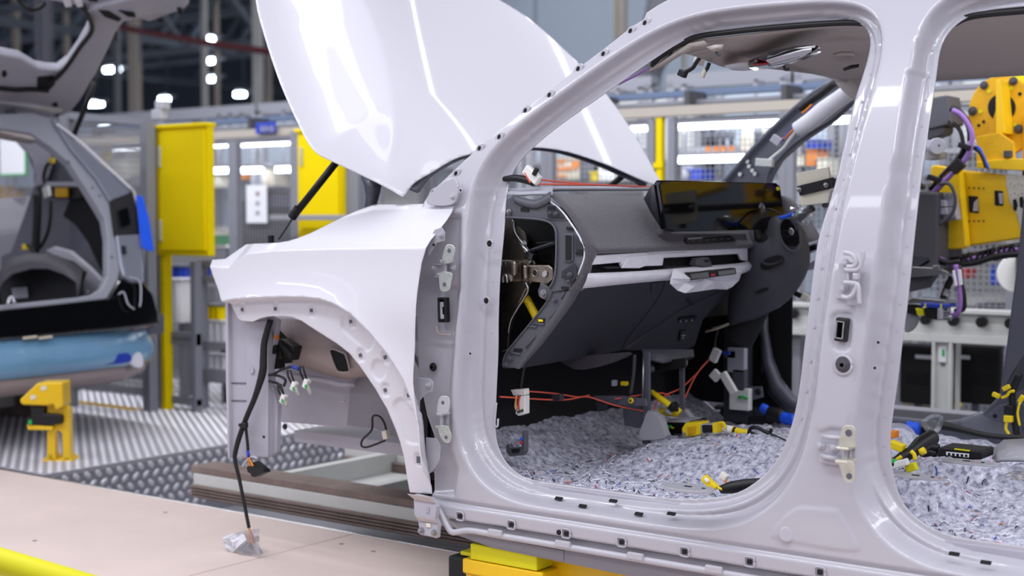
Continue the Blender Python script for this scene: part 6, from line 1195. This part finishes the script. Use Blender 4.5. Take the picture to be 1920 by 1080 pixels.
rp([(1700,521),(1750,516),(1735,540),(1700,548)], YT+.03, .06, 'rubber_grey', 'tool_wedge', tl); rp([(1703,562),(1712,558),(1773,563),(1772,572),(1760,570),(1700,568)], YT-.02, .12, 'steel', 'tool_plate', tl)
rp([(1726,568),(1772,571),(1771,577),(1755,578),(1726,575)], YT-.04, .12, 'blue_flat', 'blue_block', tl); rp([(1732,577),(1765,578),(1765,600),(1757,600),(1736,596)], YT-.03, .1, 'black', 'sensor_head', tl); rp([(1758,578),(1764,578),(1763,599),(1757,599)], YT-.05, .1, 'paint_inner', 'sensor_clamp', tl)
rp([(1700,570),(1722,574),(1722,590),(1700,588)], YT, .05, 'black', 'sensor_head', tl); rp([(1716,578),(1731,580),(1732,592),(1720,592)], YT-.03, .05, 'yellow_pad', 'sensor_lens', tl); rp([(1697,588),(1720,592),(1718,608),(1708,620),(1696,622)], YT+.02, .02, 'rail_grey', 'round_bracket', tl, sm=2)
for a,b in ((1768,583),(1772,595)): cyl('cable_gland', at(a-4,b,Y=YT-.01), at(a+12,b+1,Y=YT-.01), .010, 'steel', tl)
for a0,b0,m in ((1733,569,'yellow_pad'),(1763,570,'yellow_pad')): rp([(a0,b0),(a0+3,b0),(a0+3,b0+8),(a0,b0+8)], YT-.043, .002, m, 'paint_mark', tl, bevel=0)
def cable(pts, r, m, Y=YR-.12, name='cable', p=rb): return tube(name, P3(pts, Y), r, m, p, n=8)
cable([(1783,203),(1800,212),(1815,232),(1820,258),(1813,285),(1795,312),(1770,340),(1748,365),(1733,395),(1728,425),(1733,452),(1748,478),(1775,494)], .013, 'black'); cable([(1786,207),(1803,216),(1819,240),(1823,262),(1815,290),(1793,318),(1765,345),(1742,372),(1731,400),(1731,430),(1740,460),(1760,484),(1790,496)], .010, 'purple', YR-.14)
cable([(1786,230),(1800,245),(1806,270),(1803,285),(1788,305),(1762,333),(1743,355)], .008, 'black', YR-.13); cable([(1762,345),(1780,345),(1790,365),(1789,392),(1775,412),(1752,424),(1732,420),(1727,405)], .007, 'rubber_grey', YR-.16)
cable([(1715,455),(1730,470),(1755,485),(1780,492),(1800,490)], .010, 'black', YR-.15); cable([(1725,400),(1722,430),(1727,460),(1740,475),(1760,484)], .008, 'black', YR-.15)
cable([(1785,492),(1810,488),(1840,480),(1870,473),(1900,466),(1960,460)], .020, 'black', YR-.03); cable([(1790,496),(1825,485),(1860,480),(1890,470),(1960,466)], .010, 'purple', YR-.06); cable([(1800,496),(1830,492),(1870,480),(1920,476)], .012, 'black', YR-.07)
rs = random.Random(2)
for k in range(14): a = 1795+k*10; q = at(a, 490-(k*1.9), Y=YR-.05); box('cable_tie', q, (.008,.05,.05), 'black', rb, rot=(0,R(rs.uniform(-40,40)),0), bevel=.002)
cable([(1792,496),(1795,520),(1799,545),(1800,570),(1795,588),(1778,594)], .010, 'purple', YR-.16); cable([(1799,498),(1803,530),(1808,560),(1806,580),(1790,583)], .009, 'black', YR-.15); cable([(1785,520),(1775,540),(1768,560)], .014, 'black', YR-.1); cyl('cable_gland', at(1777,541,Y=YR-.1), at(1771,553,Y=YR-.1), .018, 'steel', rb)
rp([(1785,508),(1789,507),(1794,536),(1789,537)], YR-.18, .01, 'paper', 'cable_label'); rp([(1795,506),(1801,505),(1804,534),(1798,536)], YR-.17, .01, 'paper', 'cable_label')
cable([(1820,270),(1835,278),(1843,292),(1850,308),(1853,316)], .006, 'blue', YR-.1); cable([(1822,276),(1836,285),(1844,300),(1848,314)], .006, 'black', YR-.11); box('cable_joint', at(1795,312,Y=YR-.15), (.05,.03,.04), 'black', rb, rot=(0,R(-40),0)); box('cable_tie', at(1822,270,Y=YR-.13), (.03,.03,.02), 'plastic_light', rb); box('cable_tie', at(1810,275,Y=YR-.14), (.05,.03,.02), 'black', rb, rot=(0,R(20),0)); box('cable_tie', at(1752,335,Y=YR-.15), (.05,.03,.02), 'black', rb, rot=(0,R(20),0))
# arm and base outside the frame
MB().b2((1.4,2.35,1.38),(2.9,2.6,1.62)).build('upper_arm', 'yellow', rb, bevel=.03); MB().b2((2.45,2.5,.5),(2.85,2.9,1.7)).build('lower_arm', 'yellow', rb, bevel=.04); cyl('robot_base', (2.65,2.75,0), (2.65,2.75,.55), .3, 'yellow', rb, n=28); MB().b2((1.0,2.45,1.75),(1.9,2.55,1.85)).build('flange_arm', 'yellow', rb, bevel=.01)
MB().b2((.72,2.3,1.4),(.82,2.5,1.8)).build('tool_mount', 'yellow_dark', rb, bevel=.01); MB().b2((.35,2.02,1.2),(.5,2.3,1.5)).build('tool_mount', 'rubber_grey', rb, bevel=.01)
# gauge plate held near the steering column
YG = 1.0
g1_ = rp([(1492,325),(1553,313),(1558,347),(1551,380),(1501,386),(1497,352)], YG, .012, 'cream', 'gauge_plate', bevel=.002); g1_['label'] = 'cream target plate with dark clamp bar'
rp([(1494,349),(1562,332),(1562,352),(1499,367)], YG-.012, .01, 'rubber', 'clamp_bar', g1_); bolt(q=at(1499,356,Y=YG-.013), r=.006, parent=g1_, m='steel'); bolt(q=at(1549,347,Y=YG-.013), r=.006, parent=g1_, m='steel')
tube('holder_rod', [at(1558,342,Y=YG), at(1600,338,Y=1.05), at(1700,335,Y=1.5), at(1730,350,Y=2.1)], .012, 'rubber_grey', rb, sm=0); rp([(1541,381),(1550,379),(1551,386),(1545,390),(1540,387)], YG+.02, .02, 'rubber_grey', 'holder_claw', g1_)
# ================================================================== SECOND CAR AHEAD ON THE LINE
c2_ = thing('parked_car', (-4.6,.85,.45), 'dark unfinished car with open tailgate and blue film on its rear bumper', 'car')
N1 = Vector((math.cos(R(25)),0,math.sin(R(25)))); Pq = Vector((-3.43,1.3,1.0)); Q = dict(p=Pq, n=N1)
def q2(name, pts, m, off=0, t=.03, parent=c2_, sm=0, **k): return plate(name, [at(a,b,p=Pq+N1*off,n=N1) for a,b in pts], -N1*t, m, parent, sm=sm, **k)
path = [(-3.36,-.15),(-3.355,.3),(-3.36,.8),(-3.385,1.15),(-3.43,1.4),(-3.50,1.56),(-3.61,1.66),(-3.80,1.71),(-4.3,1.72),(-5.6,1.72)]
def body(name, prof_, m, parent=c2_, **k):
    """prof_: list of (inset, z)"""
    P = crv([Vector((a,b,0)) for a,b in path], 4); secs = []
    for i, p in enumerate(P):
        t = (P[min(i+1,len(P)-1)]-P[max(i-1,0)]).normalized(); n_ = Vector((t.y,-t.x,0)); secs.append([Vector((p.x-n_.x*d, p.y-n_.y*d, z)) for d, z in prof_])
    return loft(name, secs, m, parent, **k)
bp = body('bumper', [(.05,.655),(.02,.66),(.0,.69),(-.005,.74),(.012,.79),(.02,.83),(.05,.85)], 'blue_film', solid=.004); bp['label'] = 'rear bumper under crinkled blue film'
body('bumper_lower', [(.16,.56),(.10,.585),(.05,.61),(.03,.655)], 'ecoat_brown', bp, solid=.004)
body('lower_body', [(.04,.84),(.03,.87),(.045,.92),(.075,.965),(.10,.985),(.12,.995)], 'black_gloss', solid=.004)
ppl('bumper_intake', [(163,690),(175,675),(200,668),(240,662),(246,678),(200,684)], (-.02,0,0), 'blue_flat', bp, X=-3.395, sm=2); q = at(30,700,X=-3.36)
ppl('exhaust_trim', [(243,680),(262,660),(270,680),(262,690)], (-.02,0,0), 'film_white', bp, X=-3.41, sm=2)
tube('tail_reflector', [at(246,616,X=-3.44), at(270,612,X=-3.47), at(292,609,X=-3.54), at(301,608,X=-3.6)], .012, 'taillight', c2_)
for a0,a1 in ((44,70),(74,99)): ppl('plate_lamp', [(a0,632),(a1,629),(a1,634),(a0,637)], (-.01,0,0), 'beige', c2_, X=-3.35)
ob = q2('rear_opening_frame', [(0,213),(60,211),(98,222),(133,278),(182,336),(207,376),(213,420),(217,441),(227,494),(222,525),(201,560),(100,572),(0,582),(-200,600),(-200,588),(0,571),(142,557),(170,552),(190,540),(202,516),(202,447),(196,410),(184,389),(156,344),(130,305),(96,275),(60,250),(0,240),(-200,225),(-200,205)], 'ecoat_car', 0, .05, bevel=.008)
for a,b in ((129,303),(174,352),(187,367),(210,482),(165,547)): q = at(a,b,p=Pq+N1*.002,n=N1); cyl('weld_nut', q, q-N1*.004, .008, 'inner_dark', ob)
q2('quarter_shoulder', [(98,222),(104,228),(140,262),(190,308),(250,358),(207,377),(182,336),(133,278)], 'silver_car', .02, .03, bevel=.01); tube('shoulder_crease', [at(a,b,p=Pq+N1*.03,n=N1) for a,b in [(106,232),(150,266),(200,312),(250,358)]], .008, 'paint_white', c2_)
q2('lamp_recess', [(208,374),(249,359),(256,390),(263,438),(217,441),(213,410)], 'black', .02, .06); q2('lamp_bracket', [(221,395),(240,388),(246,420),(226,428)], 'black_gloss', .03, .02)
bt = None
bt = q2('blue_tape', [(256,366),(268,368),(274,392),(279,405),(289,470),(278,470),(266,462),(262,430)], 'blue', .04, .008, sm=1)
q2('lower_pillar', [(218,440),(263,438),(268,490),(271,530),(250,528),(232,518),(226,494)], 'silver_car', .02, .04, sm=0, bevel=.01); q2('pillar_hole', [(228,461),(236,460),(238,475),(230,476)], 'inner_black', .03, .005)
q2('corner_cover', [(201,560),(222,525),(230,519),(250,528),(271,530),(288,552),(298,585),(300,606),(250,614),(0,637),(-200,650),(-200,600),(0,582)], 'black_gloss', .005, .03, bevel=.01)
for pts in ([(243,520),(262,528),(264,560),(262,575)], [(222,552),(232,548),(240,570),(252,580)]): tube('corner_clip', [at(a,b,p=Pq+N1*.03,n=N1) for a,b in pts], .004, 'ecoat', c2_)
tube('door_latch', [at(a,b,p=Pq+N1*.05,n=N1) for a,b in [(15,570),(18,560),(23,558),(27,568)]], .008, 'paint_body', c2_)
# side glass apron, roof and body sides
loft('quarter_panel', [[at(250,358,p=Pq,n=N1), Vector((-5.6,1.62,1.5))], [at(262,436,p=Pq,n=N1)+Vector((0,.03,0)), Vector((-5.6,1.70,1.3))], [Vector((-3.75,1.70,1.0)), Vector((-5.6,1.72,.84))]], 'paint_body', c2_, solid=.01)
loft('roof_panel', [[Vector((x,y,1.97+.04*(1-((y-.75)/.75)**2))) for y in (.15,.5,.85,1.2,1.4)] for x in (-4.0,-4.8,-5.6)], 'paint_body', c2_, solid=.02)
# inside of the boot, at the far side
YI = 1.45
hr = [at(a,b,p=Pq-N1*.02,n=N1) for a,b in [(0,222),(40,226),(62,234),(85,252),(102,265),(98,268),(60,262),(30,256),(0,248)]]
plate('headliner_end', hr, (-.2,0,0), 'headliner', c2_, bevel=.01)
plate('inner_quarter', P3([(0,245),(70,268),(100,270),(190,395),(205,450),(200,560),(60,565),(0,565),(0,480),(20,470),(45,400),(62,350),(62,320),(50,290),(30,268),(0,252)], YI+.12), (0,.03,0), 'inner_dark', c2_, bevel=.01)
plate('pillar_cover', P3([(12,250),(80,262),(98,290),(86,330),(80,345),(62,352),(66,330),(60,300),(44,278)], YI+.08), (0,.02,0), 'ecoat', c2_)
plate('inner_opening', P3([(120,345),(150,344),(178,385),(196,420),(200,515),(188,505),(165,455),(140,420),(118,405),(130,375)], YI+.10), (0,.01,0), 'inner_black', c2_)
plate('black_trim', P3([(68,350),(100,348),(150,350),(150,372),(100,372),(72,366)], YI+.07), (0,.03,0), 'black', c2_); plate('trim_bar', P3([(80,341),(148,341),(150,350),(80,349)], YI+.05), (0,.02,0), 'silver', c2_); box('white_clip', at(88,360,Y=YI+.03), (.05,.02,.06), 'white_plug', c2_, rot=(0,R(-15),0)); box('brown_block', at(116,361,Y=YI+.05), (.10,.02,.05), 'yellow_dark', c2_)
loft('wheel_house', [P3([(0,515),(8,500),(25,485),(60,478),(90,478),(125,490),(152,510),(150,520)], YI-.25), P3([(-5,560),(8,530),(25,515),(60,505),(90,505),(120,515),(143,530),(143,565)], YI-.38)], 'rubber_grey', c2_, solid=.01)
plate('wheel_house_face', P3([(0,520),(10,500),(25,487),(60,478),(90,478),(125,490),(150,510),(143,530),(143,562),(0,572)], YI-.22), (0,.05,0), 'rubber', c2_, sm=0, bevel=.01); plate('inner_arch', P3([(82,470),(100,462),(130,470),(165,500),(195,530),(185,550),(145,556),(145,520),(120,490)], YI-.05), (0,.03,0), 'ecoat', c2_, bevel=.01)
plate('label_tag', P3([(22,540),(50,538),(52,558),(24,560)], YI-.235), (0,.004,0), 'ecoat', c2_, bevel=0)
bl = tube('seat_belt', P3([(70,365),(70,400),(68,440),(66,475)], YI+.0), .022, 'rubber', c2_, n=6); tube('boot_cable', P3([(98,280),(100,300),(88,310),(82,330),(84,345)], YI+.05), .010, 'black', c2_); tube('boot_cable', P3([(95,375),(94,410),(88,440),(75,465)], YI+.0), .010, 'black', c2_); box('yellow_clip', at(98,301,Y=YI+.04), (.03,.02,.03), 'yellow_plug', c2_); box('yellow_clip', at(47,463,Y=YI-.05), (.03,.02,.03), 'yellow_plug', c2_); tube('boot_cable', P3([(52,458),(60,468),(66,480)], YI-.1), .012, 'black', c2_)
MB().b2((-5.6,.12,.8),(-3.5,1.65,.9)).build('boot_floor', 'inner_dark', c2_); MB().b2((-5.6,.15,.6),(-3.6,1.6,.66)).build('underbody', 'inner_black', c2_)
# tailgate
N2 = Vector((-math.sin(R(25)),0,math.cos(R(25)))); P2 = Vector((-3.95,0,2.02))
def q3(name, pts, m, off=0, t=.03, parent=None, sm=0, **k): return plate(name, [at(a,b,p=P2+N2*off,n=N2) for a,b in pts], N2*t, m, parent, sm=sm, **k)
tg = q3('tailgate', [(0,215),(70,216),(130,214),(150,190),(180,140),(205,90),(218,60),(232,42),(262,36),(280,42),(300,34),(345,18),(355,8),(357,-20),(300,-60),(0,-60),(-200,-30),(-200,0),(60,-4),(110,5),(150,12),(168,20),(172,40),(165,62),(148,92),(130,118),(110,133),(92,132),(70,128),(40,110),(0,102),(-200,95),(-200,215)], 'ecoat', 0, .05, c2_, bevel=.012); tg['label'] = 'open grey tailgate seen from below'
for pts in ([(70,145),(100,142),(104,158),(92,170),(70,168)], [(4,135),(11,132),(14,140),(9,146),(4,144)], [(98,195),(107,192),(109,199),(101,201)]): q3('tailgate_hole', pts, 'inner_black', -.004, .004, tg, bevel=.001)
q3('upper_panel', [(168,20),(200,10),(260,-5),(330,-20),(352,0),(345,16),(300,28),(262,32),(232,38),(200,30)], 'ecoat', -.03, .03, tg, sm=2, bevel=.01)
for pts in ([(185,20),(205,22),(228,36),(222,41),(196,32)], [(222,20),(252,24),(255,33),(240,32)], [(296,36),(305,35),(308,41),(297,43)], [(332,15),(341,16),(340,27),(334,26)], [(165,-5),(185,-5),(183,4),(166,3)]): q3('tailgate_hole', pts, 'inner_black', -.036, .004, tg, bevel=.001)
def tq(pts, off, r, m, name, parent): return tube(name, [at(a,b,p=P2+N2*off,n=N2) for a,b in pts], r, m, parent)
tq([(156,12),(168,34),(172,58),(150,88),(130,118),(112,140),(95,155)], -.02, .013, 'black', 'tailgate_cable', tg); tq([(35,0),(48,14),(62,18),(75,14),(84,7)], -.02, .010, 'black', 'tailgate_cable', tg); tq([(0,166),(30,169),(60,168),(90,170)], -.015, .012, 'inner_black', 'tailgate_seal', tg)
for a0,a1 in ((117,135),(139,156)): q3('bright_label', [(a0,0),(a1-3,0),(a1,12),(a0+6,14)], 'paper', -.04, .004, tg, bevel=0)
q3('hinge_block', [(11,212),(30,210),(32,220),(12,222)], 'inner_dark', -.02, .02, tg); q3('hinge_cover', [(0,214),(40,214),(60,224),(0,222)], 'silver', .03, .02, c2_)
su = tube('tailgate_strut', [at(131,272,Y=1.52), at(178,156,Y=1.50)], .014, 'black', c2_, n=10, sm=0); tube('strut_rod', [at(178,160,Y=1.5), at(190,110,Y=1.49), at(206,70,Y=1.48)], .006, 'rubber_grey', su, sm=0); box('strut_foot', at(128,270,Y=1.52), (.05,.03,.04), 'black', su); box('strut_head', at(212,68,Y=1.45), (.04,.03,.05), 'black', su)
# wheels' place: the car stands on its own skid
sk2 = thing('rear_skid', (-4.6,.9,0), 'rusty skid rails carrying the second car beyond the tread platform edge', 'conveyor')
for y in (.55,1.42): MB().b2((-6.5,y,ZP+.002),(-4.35,y+.1,.50)).build('skid_rail', 'rust_steel', sk2, bevel=.004)
MB().b2((-4.6,.65,.36),(-4.5,1.42,.44)).build('cross_member', 'frame_grey', sk2)
